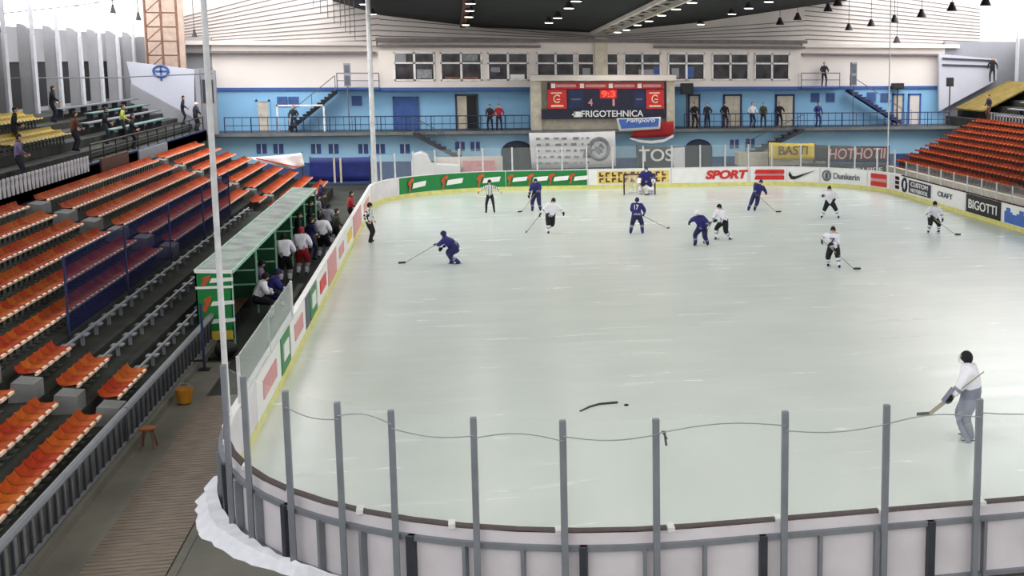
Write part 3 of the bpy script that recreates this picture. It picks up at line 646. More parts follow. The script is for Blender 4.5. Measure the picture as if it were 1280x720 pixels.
for (y0, y1, m_, mk) in ((27.2, 31.0, 'advert_white', 'pink'), (31.2, 32.9, 'green', 'w'), (33.1, 36.4, 'advert_white', 'pink'), (36.6, 37.6, 'text_grey', None), (37.8, 39.6, 'green', 'w'), (39.8, 43.2, 'advert_white', 'red'), (43.4, 46.6, 'pink', None), (46.8, 50.6, 'advert_white', 'pink'), (50.8, 54.8, 'advert_white', 'gold'), (55, 60, 'pink', None), (60.2, 67, 'advert_white', 'pink')):
    o = advert('advert on the left boards in front of the benches', M[m_], left_flat(y0, y1))
    if mk: MB().box((XL+.02, y0+(y1-y0)*.22, .5), (XL+.045, y0+(y1-y0)*.78, .92)).build('lettering', M['red' if mk == 'red' else 'pink' if mk == 'pink' else 'gold' if mk == 'gold' else 'advert_white'], o)
# ------------------------------------------------------------------ glass
def glass_run(label, pts, z1, r, m_post, m_glass, name='rink_glass', z0=1.2, w_=.1, top=None, zb=None):
    t = thing(name, label, 'glass')
    for i, (x, y) in enumerate(pts):
        MB().box((x-w_/2, y-w_/2, z0-.25 if zb is None else zb), (x+w_/2, y+w_/2, z1)).build('post', m_post, t, bevel=.012)
    for a, b in zip(pts, pts[1:]):
        d = Vector((b[0]-a[0], b[1]-a[1], 0)).normalized(); n_ = Vector((-d.y, d.x, 0))*.012
        A = Vector((*a, 0))+d*w_*.5; B = Vector((*b, 0))-d*w_*.5
        MB().prism([A-n_+Vector((0, 0, z0)), B-n_+Vector((0, 0, z0)), B+n_+Vector((0, 0, z0)), A+n_+Vector((0, 0, z0))], (0, 0, z1-z0-.02)).build('glass_pane', m_glass, t)
        if top: MB().bar(A+Vector((0, 0, z1-.03)), B+Vector((0, 0, z1-.03)), .03, .03).build('pane_edge', top, t)
    return t
npts = []
for px, py in ((285, 572), (311, 590), (363, 608), (428, 632), (494, 649), (596, 655), (705, 659), (821, 658), (980, 646), (1106, 636), (1220, 626)):
    q = atZ(px, py, 1.2); npts.append((q.x, q.y))
q = [(n_[0], YN+.02) for n_ in npts[7:]]; npts = npts[:7]+q+[(9.3, YN+.02), (10.9, YN+.02)]
def outward(p, o):
    c = Vector((XL+RC, YN+RC)); v = Vector(p)-c
    return tuple(c+v.normalized()*(RC+o)) if p[0] < c.x else (p[0], YN-o)
def post_at(px):
    """the point on the line of posts that stands at picture column PX at cap height"""
    best = None; P = near_path(.245); k = 8.0
    while k < 30:
        (x, y), _ = along(P, s=k); q = Vector((x, y, 1.2-H)); e = abs(CX+F*q.dot(r2)/q.dot(fw)-px)
        if best is None or e < best[0]: best = (e, (x, y))
        k += .02
    return best[1]
npts = [post_at(v) for v in (286, 311, 363, 428, 494, 596, 705, 821, 980, 1106, 1220)]+[(9.35, YN-.245), (10.95, YN-.245)]
ng = glass_run('tall clear glass with grey steel posts on the near end boards', npts, 2.9, .1, M['steel'], M['glass'], z0=1.24, w_=.095, zb=0)
t = thing('tension_wire', 'thin grey wire sagging from post to post near the top of the near glass', 'wire')
for i, (a, b) in enumerate(zip(npts[2:], npts[3:])):
    s_ = .09 if i % 2 else -.07
    P = [(a[0]+(b[0]-a[0])*k/8, a[1]+(b[1]-a[1])*k/8-.07, 2.66+.05*math.sin(i*1.7)+s_*math.sin(PI*k/8)) for k in range(9)]
    MB().tube(P, .009, 5).build('span', M['wire'], t)
q = atY(832, 547, YN-.06); o = MB().bar((q.x-.02, q.y, q.z+.1), (q.x+.01, q.y, q.z-.12), .03).bar((q.x-.05, q.y, q.z+.1), (q.x+.02, q.y, q.z-.02), .025).build('cable_tie', M['black']); tag(o, 'black cable tie hanging from the wire on the near glass', 'cable tie')
fpts = [(x, YF+.05) for x in (3.6, 5.1, 6.6, 8.1, 9.7, 11.6, 13.4, 15.2, 16.8, 18.3)]
lc = [(XL+RC+(RC+.05)*math.cos(a), YF-RC+(RC+.05)*math.sin(a)) for a in [rad(v) for v in (172, 160, 148, 136, 124, 112, 101)]]
rc_ = [(XR-RC+(RC+.05)*math.cos(a), YF-RC+(RC+.05)*math.sin(a)) for a in [rad(v) for v in (78, 64, 50, 36, 22, 8)]]
glass_run('low clear glass with pale posts on the far end boards', lc+fpts+rc_, 2.6, .1, M['pole'], M['glass'], w_=.09, zb=1.2)
glass_run('low glass with pale posts on the right side boards', [(XR+.05, 67.5-1.75*i) for i in range(12)], 2.05, .1, M['pole'], M['glass'], w_=.06, zb=1.2)
t = thing('rink_glass', 'hazy glass pane on the left boards between near corner and benches', 'glass')
MB().box((XL-.02, 25.3, 1.2), (XL+.01, 29.6, 2.14)).build('glass_pane', M['glass_side'], t); MB().box((XL-.02, 29.65, 1.2), (XL+.01, 33.7, 2.14)).build('glass_pane', M['glass_side'], t)
for y in (25.25, 33.75): MB().box((XL-.03, y-.03, 1.1), (XL+.03, y+.03, 2.15)).build('post', M['pole'], t)
# tall net poles at the corners
for (x, y, lab, r_, h) in ((-4.32, 24.5, 'tall pale net pole rising beside the near left corner of the rink', .055, 14), (-4.12, 70.2, 'tall pale net pole at the far left corner of the rink', .13, 14), (25.6, 70.2, 'tall thin net pole at the far right corner of the rink', .04, 14)):
    h = zc(x, y)-.06; o = MB().tube([(x, y, 0), (x, y, 2.4), (x, y, h)], [r_*1.3, r_, r_], 10).build('net_pole', M['pole']); tag(o, lab, 'pole')
# ------------------------------------------------------------------ snow, walkway clutter, things on the ice
mb = MB(); rnd = random.Random(3); P = []
for k in range(41):
    a = PI+rad(4)+rad(66)*k/40; ro = RC+.25; r1 = RC+.42+.24*math.sin(k*.16)+rnd.uniform(0, .12)
    c = (XL+RC, YN+RC); P.append([(c[0]+ro*math.cos(a), c[1]+ro*math.sin(a), .14+rnd.uniform(0, .06)), (c[0]+(ro+r1)/2*math.cos(a), c[1]+(ro+r1)/2*math.sin(a), .13+rnd.uniform(0, .05)), (c[0]+r1*math.cos(a), c[1]+r1*math.sin(a), -.01)])
for i in range(40):
    for j in range(2): mb.poly([P[i][j], P[i+1][j], P[i+1][j+1], P[i][j+1]])
o = mb.build('snow', M['snow'], smooth=True); tag(o, 'strip of scraped snow along the outside of the near left boards', 'snow', None, 'stuff')
q0, q1 = atZ(725, 515), atZ(772, 504)
o = MB().tube([(q0.x, q0.y, .02), (q0.x+.25, q0.y+.32, .02), (q0.x+.5, q0.y+.5, .02), (q1.x, q1.y, .02)], [.016, .022, .025, .03], 6).build('broken_stick', M['blade']); tag(o, 'dark bent strip lying on the ice beyond the near glass', 'stick')
q = atZ(783, 507); o = MB().lathe([(.001, .0), (.05, .0), (.05, .03), (.001, .03)], (q.x, q.y, 0), 12).build('puck', M['black']); tag(o, 'small black puck on the ice past the bent strip', 'puck')
q = atZ(222, 505); q.x = -6.2
t = thing('bucket', 'orange round bucket at the foot of the railing', 'bucket', (q.x, q.y, 0))
MB().lathe([(.0, .02), (.14, .02), (.19, .36), (.2, .36), (.15, .03)], n=16).build('body', mat('amber', (190, 128, 34), .5, 0, .2)).parent = t
MB().tube([(-.19, 0, .35), (-.1, 0, .48), (.1, 0, .48), (.19, 0, .35)], .012, 6).build('handle', M['steel'], t)
t = thing('stool', 'small rusty orange stool against the railing, nearer than the bucket', 'stool', (-6.25, 26.6, 0))
MB().lathe([(.0, .4), (.16, .4), (.17, .43), (.0, .44)], n=14).build('seat', mat('rusty_orange', (150, 82, 34), .7)).parent = t
for a in range(4): MB().tube([(.1*math.cos(a*PI/2+.8), .1*math.sin(a*PI/2+.8), .4), (.2*math.cos(a*PI/2+.8), .2*math.sin(a*PI/2+.8), 0)], .018, 6).build('leg', M['rust'], t)
t = thing('barrier_post', 'dark barrier post with a cross arm standing by the green shelter end', 'barrier', (-6.35, 33.2, 0))
MB().tube([(0, 0, 0), (0, 0, 1.75)], .035, 8).build('post', M['navy'], t); MB().tube([(-.9, 0, .25), (0, 0, .25)], .03, 8).build('arm', M['black'], t)
MB().box((-.14, -.14, 0), (.14, .14, .03)).build('base', M['black'], t)
o = MB().ellip((-6.05, 34.6, .2), (.3, .34, .22)).build('equipment_bag', M['black']); tag(o, 'black equipment bag on the floor below the yellow shelter base', 'bag')
for i, (y, s_) in enumerate(((30.9, .2), (31.8, .24), (32.7, .22), (33.6, .26), (34.5, .24))):
    o = MB().ellip((-6.85, y, -.06+s_*.95), (.17, .3, s_), fn=lambda v: v*(1+.12*math.sin(7*v.x+5*v.y+9*v.z))).build('equipment_bag', M['black'], smooth=True); tag(o, ('black crumpled kit bag behind the railing, '+['nearest of the row', 'second in the row', 'third in the row', 'fourth in the row', 'last before the shelter'][i]), 'bag', 'kit bags behind the railing')
# ------------------------------------------------------------------ players' bench shelter
BX0, BX1, BY0, BY1, BZ = -6.99, -6.02, 36.0, 58.5, 2.12
t = thing('bench_shelter', 'green bench shelter with pale translucent roof along the left boards', 'shelter', (BX1, BY0, 0))
def L(x, y, z): return (x-BX1, y-BY0, z)
mb = MB(); nseg = 36
for i in range(nseg):
    ya, yb = BY0+(BY1-BY0)*i/nseg, BY0+(BY1-BY0)*(i+1)/nseg; da, db = .02*math.sin(i*2.1), .02*math.sin((i+1)*2.1)
    mb.hexa([L(BX0, ya, BZ+da), L(BX1, ya, BZ-.05+da), L(BX1, yb, BZ-.05+db), L(BX0, yb, BZ+db), L(BX0, ya, BZ+.03+da), L(BX1, ya, BZ-.02+da), L(BX1, yb, BZ-.02+db), L(BX0, yb, BZ+.03+db)])
mb.build('roof', M['roof_sheet'], t)
MB().bar(L(BX1, BY0, BZ-.05), L(BX1, BY1, BZ-.05), .05, .09).build('roof_trim', M['roof_trim'], t); MB().bar(L(BX0, BY0, BZ+.01), L(BX0, BY1, BZ+.01), .05, .06).build('roof_trim', M['roof_trim'], t)
MB().bar(L(BX0, BY0, BZ+.0), L(BX1, BY0, BZ-.05), .05, .09).build('roof_trim', M['advert_white'], t)
ep = MB().box(L(BX0, BY0, .42), L(BX1-.03, BY0+.05, BZ-.05)).build('end_panel', M['green'], t)
for zt in (1.62, ): MB().box(L(BX0, BY0-.02, zt), L(BX1, BY0, zt+.07)).build('white_stripe', M['advert_white'], ep)
for zt, s_ in ((1.85, .4), (1.2, .62), (.7, .62)):
    c = Vector(L((BX0+BX1)/2, BY0-.015, zt))
    def P(u, v): return c+Vector((u, 0, v))
    MB().prism([P(-.34*1, -.14*s_*2), P(-.26, 0), P(-.3, .1*s_*2), P(-.08, .18*s_*2), P(-.12, .02), P(-.26, -.2*s_*2)], (0, .012, 0)).build('emblem', M['orange_red'], ep)
    MB().prism([P(-.12, -.07), P(.5, -.03), P(.5, .07), P(-.06, .06)], (0, .012, 0)).build('word_bar', M['advert_white'], ep)
MB().box(L(BX0+.03, BY0, .16), L(BX1-.03, BY0+.05, .42)).build('base_panel', M['gold'], t)['label'] = 'yellow base panel'
MB().box(L(BX0, BY0, 0), L(BX0+.04, BY1, BZ)).build('back_panel', M['green_dark'], t)
for i in range(6):
    y = BY0+(BY1-BY0-.1)*i/5
    MB().box(L(BX1-.06, y, 0), L(BX1, y+.06, BZ-.06)).build('post', M['roof_trim'], t)
for i in (1, 2, 3, 4, 5):
    y = BY0+(BY1-BY0-.1)*i/5
    dv = MB().box(L(BX0+.05, y, .5), L(BX1-.05, y+.04, 1.75)).build('divider_panel', M['green_dark'], t)
    for zt in (.9, 1.35): MB().box(L(BX0+.08, y-.012, zt), L(BX1-.08, y, zt+.05)).build('white_stripe', M['roof_trim'], dv)
t = thing('team_bench', 'long dark wooden bench under the shelter roof', 'bench', (-6.55, 36.4, 0))
MB().box((-.18, 0, .42), (.18, 21.6, .47)).build('seat', M['brown'], t)
for j in range(10): MB().box((-.15, .4+j*2.3, 0), (.15, .46+j*2.3, .42)).build('leg', M['dark_steel'], t)
t = thing('counter_rail', 'dark padded rail along the back of the boards by the players', 'rail', (XL-.42, 31.5, 0))
MB().bar((0, 0, 1.0), (0, 8, 1.0), .16, .1).build('top', M['dark_concrete'], t)
for j in range(5): MB().box((-.04, .2+j*1.9, 0), (.04, .28+j*1.9, .96)).build('leg', M['dark_steel'], t)
# ------------------------------------------------------------------ far end furniture, banners, scoreboard
def rail_run(label, x0, x1, y, z, h=1.0, m_='navy', step=1.5, picket=0):
    t = thing('balcony_railing', label, 'railing', (x0, y, z)); Lx = x1-x0
    MB().tube([(0, 0, h), (Lx, 0, h)], .035, 6).build('top_rail', M[m_], t); MB().tube([(0, 0, h*.5), (Lx, 0, h*.5)], .025, 6).build('mid_rail', M[m_], t)
    n_ = max(1, int(Lx/step))
    for i in range(n_+1): MB().tube([(Lx*i/n_, 0, 0), (Lx*i/n_, 0, h)], .03, 6).build('post', M[m_], t)
    if picket:
        for i in range(int(Lx/picket)): MB().box((i*picket, -.01, .1), (i*picket+.03, .01, h)).build('baluster', M[m_], t)
    return t
rail_run('dark blue railing on the balcony left of the scoreboard', -13.5, 5.0, YW-.95, 3.28, picket=.5)
rail_run('dark blue railing on the balcony right of the scoreboard', 15.2, 34.0, YW-.95, 3.28, picket=.5)
rail_run('railing on the upper landing at the left end of the windows', -7.0, -4.4, YU-.9, 6.0, .95, 'text_grey')
rail_run('railing on the upper landing at the right end of the windows', 24.0, 26.8, YU-.9, 6.0, .95, 'text_grey')
struct(MB().box((-7.2, YU-1, 5.88), (-4.4, YU, 6.0)).box((24, YU-1, 5.88), (26.9, YU, 6.0)).build('floor_landing', M['deep_blue']))
def stair(label, p0, p1, Y, n_, m_='black', wd=.9, rail=True):
    a = atY(*p0, Y); b = atY(*p1, Y); t = thing('staircase', label, 'stairs', (0, 0, 0))
    for k in range(n_):
        x = a.x+(b.x-a.x)*(k+.5)/n_; z = a.z+(b.z-a.z)*(k+.5)/n_; dx = abs(b.x-a.x)/n_*.62
        MB().box((x-dx, Y-wd/2, z-.05), (x+dx, Y+wd/2, z+.05)).build('tread', M[m_], t)
    for s_ in (-1, 1): MB().bar((a.x, Y+s_*wd/2, a.z-.12), (b.x, Y+s_*wd/2, b.z-.12), .06, .2).build('stringer', M[m_], t)
    if rail:
        MB().tube([(a.x, Y-wd/2, a.z+.95), (b.x, Y-wd/2, b.z+.95)], .03, 6).build('handrail', M['text_grey'], t)
        for k in (0, .5, 1): MB().tube([(a.x+(b.x-a.x)*k, Y-wd/2, a.z+(b.z-a.z)*k), (a.x+(b.x-a.x)*k, Y-wd/2, a.z+(b.z-a.z)*k+.95)], .025, 6).build('baluster', M['text_grey'], t)
    return t
stair('black open staircase climbing from the balcony to the left landing', (362, 160), (420, 113), YU-.75, 13)
stair('blue staircase descending from the right landing to the balcony', (1124, 152), (1060, 111), YU-.75, 13, 'navy')
stair('dark staircase dropping from the balcony left of the scoreboard', (577, 197), (517, 165), YW-1.45, 9, 'dark_steel', .8)
stair('dark staircase dropping from the balcony behind the yellow banner', (930, 195), (1003, 160), YW-1.45, 9, 'dark_steel', .8)
# white frame on the balcony left
a = atY(346, 131, YU-1.6); b = atY(406, 165, YU-1.6)
t = thing('metal_frame', 'white rectangular metal frame on the left balcony before the stairs', 'frame', (a.x, YU-1.6, 3.28)); Wd = b.x-a.x; Hh = a.z-3.28
for x in (0, Wd): MB().box((x-.05, -.05, 0), (x+.05, .05, Hh)).build('upright', M['frame'], t)
MB().box((-.05, -.05, Hh-.1), (Wd+.05, .05, Hh)).build('crossbar', M['frame'], t)
# loudspeakers
for (x, y0, y1, yb, lab) in ((434, 79, 108, 165, 'grey column loudspeaker on a tall pole before the left cream wall'), (1067, 78, 107, 155, 'grey column loudspeaker on a tall pole before the right cream wall')):
    a = atY(x-4, y1, YU-1.7); b = atY(x+4, y0, YU-1.7); xm = (a.x+b.x)/2
    t = thing('column_speaker', lab, 'loudspeaker', (xm, YU-1.7, 3.28))
    MB().box((-.2, -.14, a.z-3.28), (.2, .14, b.z-3.28)).build('cabinet', M['grey_wall'], t)
    MB().box((-.15, -.16, a.z-3.18), (.15, -.14, a.z-2.6)).box((-.15, -.16, a.z-2.4), (.15, -.14, b.z-3.4)).build('grille', M['text_grey'], t)
    MB().tube([(0, 0, 0), (0, 0, a.z-3.28)], .04, 8).build('pole', M['text_grey'], t)
for (x0, x1, y0, y1, Y, lab) in ((851, 866, 104, 118, YU-1.5, 'black box loudspeaker on a stand right of the scoreboard'), (1115, 1129, 104, 111, YU-.4, 'black box loudspeaker above the beige balcony doors'), (1184, 1191, 97, 108, 81.5, 'black box loudspeaker on a pole before the white right parapet')):
    a = atY(x0, y1, Y); b = atY(x1, y0, Y); t = thing('box_speaker', lab, 'loudspeaker', ((a.x+b.x)/2, Y, 3.28)); hw = (b.x-a.x)/2
    MB().box((-hw, -.2, a.z-3.28), (hw, .2, b.z-3.28)).build('cabinet', M['black'], t); MB().box((-hw*.8, -.22, a.z-3.2), (hw*.8, -.2, b.z-3.36)).build('grille', M['lamp_off'], t)
    MB().tube([(0, 0, 0), (0, 0, a.z-3.28)], .05, 8).build('pole', M['dark_steel'], t)
# scoreboard bay
YS = 81.6
def wb(x0, y0, x1, y1, Y): a = atY(x0, y1, Y); b = atY(x1, y0, Y); return a.x, a.z, b.x, b.z
t = thing('scoreboard_canopy', 'beige frame with pale top bar around the scoreboard', 'canopy', (0, 0, 0))
x0, z0, x1, z1 = wb(664, 94, 845, 101, YS-.3); MB().box((x0, YS-.4, z0), (x1, YS+2.2, z1)).build('top_bar', M['siding'], t)
for (a_, b_) in ((664, 676), (833, 843)):
    x0, z0, x1, z1 = wb(a_, 100, b_, 160, YS+.2); MB().box((x0, YS+.1, 3.28), (x1, YS+.5, z1)).build('side_post', M['beige'], t)
x0, z0, x1, z1 = wb(676, 100, 833, 160, YS+.5); MB().box((x0, YS+.5, 3.28), (x1, YS+.6, z1)).build('back_sheet', M['beige'], t)
t = thing('scoreboard', 'navy and red scoreboard with white lettering over the far end', 'scoreboard', (0, 0, 0))
x0, z0, x1, z1 = wb(685, 103, 831, 137, YS); MB().box((x0, YS, z0), (x1, YS+.3, z1)).build('panel', M['navy_sign'], t)
x0, z0, x1, z1 = wb(677, 136, 831, 149, YS-.02); MB().box((x0, YS-.02, z0), (x1, YS+.25, z1)).build('name_strip', M['navy_sign'], t)
c = atY(768, 142, YS-.05); text('FRIGOTEHNICA', (c.x-.12, YS-.04, c.z), 4.1, .42, M['advert_white'], parent=t)
c = atY(721, 143, YS-.05); MB().box((c.x-.2, YS-.05, c.z-.18), (c.x+.28, YS, c.z+.18)).prism([(c.x-.35, YS-.05, c.z-.05), (c.x-.1, YS-.05, c.z+.2), (c.x-.1, YS-.05, c.z-.05)], (0, .05, 0)).build('emblem', M['advert_white'], t)
x0, z0, x1, z1 = wb(688, 103, 830, 111, YS-.03); o = MB().box((x0, YS-.03, z0), (x1, YS, z1)).build('top_strip', M['red'], t)
for a_, b_ in ((695, 720), (732, 757), (768, 793), (804, 826)):
    u0, v0, u1, v1 = wb(a_, 105.5, b_, 109, YS-.04); MB().box((u0, YS-.045, v0), (u1, YS-.03, v1)).build('lettering', M['pink'], o)
for a_ in (689, 725, 761, 797):
    u0, v0, u1, v1 = wb(a_, 104.5, a_+5, 110, YS-.04); MB().box((u0, YS-.045, v0), (u1, YS-.03, v1)).build('emblem', M['advert_white'], o)
for a_, b_ in ((685, 708), (808, 830)):
    u0, v0, u1, v1 = wb(a_, 112, b_, 136, YS-.03); o = MB().box((u0, YS-.03, v0), (u1, YS, v1)).build('side_advert', M['red'], t); xm = (u0+u1)/2; zm = (v0+v1)/2
    MB().tube([(xm+.22*math.cos(k), YS-.035, zm+.02+.25*math.sin(k)) for k in (.7, 1.3, 1.9, 2.5, 3.1, 3.7, 4.3, 4.9, 5.5)], .05, 5).box((xm-.05, YS-.04, zm-.05), (xm+.2, YS-.03, zm+.02)).build('emblem', M['lip'], o)
    MB().box((xm-.4, YS-.04, v0+.12), (xm+.4, YS-.03, v0+.24)).box((xm-.4, YS-.04, v1-.26), (xm+.3, YS-.03, v1-.18)).build('lettering', M['lip'], o)
for a_, b_, y_a, y_b in ((711, 729, 113, 135), (792, 806, 113, 135)):
    u0, v0, u1, v1 = wb(a_, y_a, b_, y_b, YS-.02); o = MB().box((u0, YS-.02, v0), (u1, YS, v1)).build('display_window', M['navy'], t); MB().box((u0+.15, YS-.03, (v0+v1)/2-.06), (u1-.15, YS-.02, (v0+v1)/2+.06)).build('lettering', M['text_grey'], o)
u0, v0, u1, v1 = wb(750, 112, 771, 123, YS-.02); o = MB().box((u0, YS-.02, v0), (u1, YS, v1)).build('clock_window', M['red'], t); text('9:3', ((u0+u1)/2, YS-.035, (v0+v1)/2), .9, .4, M['digit'], parent=o)
for xx in (738, 767):
    c = atY(xx, 128, YS-.03); text('4' if xx == 738 else '1', (c.x, YS-.03, c.z), .3 if xx == 738 else .14, .46, M['pink'], parent=t, name='digit')
# banners
def banner(label, px, Y, m_, cat='banner', name='banner', wave=.02, nx=14, legs=False, tie=False):
    """px: four picture corners TL TR BR BL at depth Y; slightly rippled cloth with thickness"""
    A = [atY(*q, Y) for q in px]; mb = MB(); b0 = 0
    for lay in (0, .015):
        for j in range(5):
            for i in range(nx+1):
                u, v = i/nx, j/4; p = (A[0]*(1-u)+A[1]*u)*(1-v)+(A[3]*(1-u)+A[2]*u)*v
                mb.v.append((p.x, Y+lay+wave*math.sin(u*9+v*2)*v, p.z-.03*math.sin(u*PI)*(1 if j in (0, 4) else .5)))
    n1 = 5*(nx+1)
    for lay in range(2):
        for j in range(4):
            for i in range(nx):
                q = [lay*n1+j*(nx+1)+i, lay*n1+j*(nx+1)+i+1, lay*n1+(j+1)*(nx+1)+i+1, lay*n1+(j+1)*(nx+1)+i]; mb.f.append(tuple(q if lay else q[::-1])); mb.m.append(0)
    for i in range(nx):
        for j in (0, 4): mb.f.append((j*(nx+1)+i, j*(nx+1)+i+1, n1+j*(nx+1)+i+1, n1+j*(nx+1)+i)); mb.m.append(0)
    o = mb.build(name, m_, smooth=True); tag(o, label, cat)
    for q in (A[0], A[1]):
        if legs: MB().tube([(q.x, Y+.07, -.05), (q.x, Y+.07, q.z+.05)], .035, 6).build('support_pole', M['dark_steel'], o)
        elif tie: MB().tube([(q.x, Y+.01, q.z-.02), (q.x, YW-1.0, max(3.2, q.z-.1) if q.z < 3.2 else q.z+.0), (q.x, YW-.95, 4.2 if q.z > 3.2 else 3.2)], .012, 5).build('tie', M['dark_steel'], o)
    return o
o = banner('large pale banner with a grey round crest below the scoreboard', ((661, 166), (769, 164), (770, 208), (665, 211)), 80.9, M['banner'])
c = atY(749, 186, 80.84)
MB().tube([(c.x+.62*math.cos(k*PI/10), 80.84, c.z+.68*math.sin(k*PI/10)) for k in range(21)], .12, 5).build('crest', M['print_grey'], o)
MB().prism([(c.x-.3, 80.82, c.z-.1), (c.x+.1, 80.82, c.z+.35), (c.x+.35, 80.82, c.z+.1), (c.x, 80.82, c.z-.4)], (0, .03, 0)).tube([(c.x-.3, 80.82, c.z+.1), (c.x, 80.82, c.z+.1), (c.x+.2, 80.82, c.z-.25)], .06, 5).build('crest', M['print_grey'], o)
rnd = random.Random(11)
for r_ in range(5):
    z_ = 2.78-.4*r_; x = 5.35+.1*rnd.random()
    mb = MB()
    while x < 9.0:
        l_ = rnd.uniform(.1, .4); mb.box((x, 80.82, z_-rnd.uniform(.05, .09)), (x+l_, 80.86, z_+rnd.uniform(.04, .09))); x += l_+rnd.uniform(.15, .4)
    mb.build('lettering', M['print_grey'], o)
c = atY(733, 190, 80.84); MB().prism([(c.x-.25, 80.82, c.z-.35), (c.x+.25, 80.82, c.z-.35), (c.x+.2, 80.82, c.z+.35), (c.x-.1, 80.82, c.z+.2)], (0, .03, 0)).build('figure_print', M['print_grey'], o)
o = banner('blue and white banner with script lettering under the scoreboard', ((771, 148), (826, 146), (825, 161), (774, 164)), 80.7, M['advert_white'], tie=True)
MB().prism([atY(x, y, 80.64) for x, y in ((773, 149), (824, 148), (823, 158), (777, 161))], (0, .03, 0)).build('blue_field', M['advert_blue'], o)
c = atY(801, 151, 80.6); text('Pamporo', (c.x, 80.6, c.z), 1.9, .36, M['advert_white'], parent=o, shear=.3)
o = banner('dark red hanging flag with white lower edge right of the scoreboard', ((797, 156), (842, 151), (842, 170), (788, 172)), 80.9, M['p_red'])
pts = [atY(x, y, 80.86) for x, y in ((788, 172), (800, 175), (815, 176), (830, 174), (842, 168), (842, 171), (830, 177.5), (815, 179.5), (800, 178), (788, 174))]
MB().prism(pts, (0, .02, 0)).build('white_edge', M['advert_white'], o)
o = banner('grey and white supporters banner with big letters behind the far goal', ((796, 182), (856, 183), (856, 215), (798, 213)), 79.3, M['graffiti'], legs=True)
c = atY(820, 194, 79.2); text('TOS', (c.x, 79.2, c.z), 2.2, .8, M['banner'], parent=o)
MB().prism([atY(x, y, 79.24) for x, y in ((838, 185), (856, 184), (856, 214), (843, 214))], (0, .03, 0)).build('white_field', M['banner'], o)
o = banner('yellow banner with dark lettering on the far right scaffold', ((961, 178), (1018, 179), (1018, 199), (961, 199)), 79.0, M['gold'], legs=True)
c = atY(989, 188, 78.9); text('BASTI', (c.x+.15, 78.9, c.z), 2.0, .6, M['brown'], parent=o)
o = banner('charcoal banner with big pink and white letters at the far right', ((1019, 181), (1112, 183), (1112, 203), (1019, 201)), 79.0, M['graffiti'], legs=True)
c = atY(1070, 192, 78.9); text('HOTHOTII', (c.x+.1, 78.9, c.z), 4.0, .72, M['pink'], parent=o, shear=.1)
o = banner('charcoal banner with small white lettering below the pink lettered one', ((1000, 204), (1112, 205), (1112, 222), (1000, 219)), 79.16, M['graffiti'])
c = atY(1075, 212, 79.12); text('SOUTH SIDE', (c.x, 79.12, c.z), 3.2, .24, M['banner'], parent=o)
o = banner('navy tarpaulin hung at the far left behind the corner glass', ((387, 197), (462, 196), (462, 226), (387, 227)), 78.2, M['tarp'], 'tarpaulin', 'tarpaulin', legs=True)
for x in (418, 426): q = atY(x, 212, 78.1); MB().box((q.x-.06, 78.08, q.z-.8), (q.x+.06, 78.14, q.z+.7)).build('strut', M['beige'], o)
o = banner('white flag with red lines draped over the end of the left stand', ((308, 197), (377, 191), (381, 207), (362, 212)), 74.4, M['advert_white'], 'flag', 'flag', .12, legs=True)
A = atY(320, 198, 74.3); B = atY(372, 209, 74.3); MB().bar(A, B, .05, .06).build('red_line', M['red'], o)
# scaffold platform under the yellow banner and clutter behind the far boards
t = thing('platform', 'beige wooden platform below the yellow banner', 'platform', (18.6, 79.6, 0))
MB().box((0, 0, .9), (6, 1.2, 1.75)).build('panel', M['beige'], t)
for x in (0.05, 2, 4, 5.9): MB().box((x-.05, .05, 0), (x+.05, .15, .9)).build('leg', M['dark_steel'], t)
t = thing('ice_resurfacer', 'white rounded machine parked behind the far left corner glass', 'machine', (-2.4, 78.3, 0))
MB().prism([(0, 0, .45), (2.9, 0, .45), (2.9, 0, 1.35), (1.2, 0, 1.45), (1.0, 0, 2.0), (.6, 0, 2.2), (.15, 0, 2.05), (0, 0, 1.6)], (0, 1.3, 0)).build('body', M['white'], t, bevel=.05)
for x in (.55, 2.3):
    for y in (-.02, 1.12): MB().tube([(x, y, .4), (x, y+.2, .4)], .4, 14).build('wheel', M['black'], t)
o = MB().box((.7, 79.0, 0), (2.7, 79.3, 1.55)).build('partition', M['pink']); tag(o, 'pinkish low partition behind the far left boards', 'partition')
o = MB().box((-1.0, 79.8, 0), (3.2, 80.0, 1.75)).build('partition', M['siding']); tag(o, 'pale low partition behind the white machine', 'partition')
# net, goal
def goal(px, Y, label, face):
    t = thing('hockey_goal', label, 'goal', (px, Y, 0))
    fr = MB().tube([(-.915, 0, 0), (-.915, 0, 1.22)], .04, 8).tube([(.915, 0, 0), (.915, 0, 1.22)], .04, 8).tube([(-.915, 0, 1.22), (.915, 0, 1.22)], .04, 8); fr.build('frame', M['cap'], t)
    b = MB(); d = face
    for s_ in (-1, 1): b.tube([(s_*.915, 0, .03), (s_*.7, .8*d, .03), (s_*.3, 1.1*d, .03), (0, 1.12*d, .03)], .03, 6).tube([(s_*.915, 0, 1.22), (s_*.7, .5*d, 1.2), (0, .56*d, 1.2)], .025, 6)
    b.tube([(0, 1.12*d, .03), (0, .56*d, 1.2)], .025, 6); b.build('base_bar', M['dirty_white'], t)
    nm = sheer('goal_net', (230, 230, 230), .3, .8, .1)
    m2 = MB(); lo = [(-.915, 0), (-.7, .8*d), (-.3, 1.1*d), (.3, 1.1*d), (.7, .8*d), (.915, 0)]; hi = [(-.915, 0), (-.7, .5*d), (-.3, .56*d), (.3, .56*d), (.7, .5*d), (.915, 0)]
    for i in range(5): m2.poly([(*lo[i], .03), (*lo[i+1], .03), (*hi[i+1], 1.2), (*hi[i], 1.2)])
    m2.poly([(x, y, 1.2) for x, y in hi]); m2.build('netting', nm, t)
goal(10.75, 71.65, 'red framed hockey goal with white net at the far end', 1)
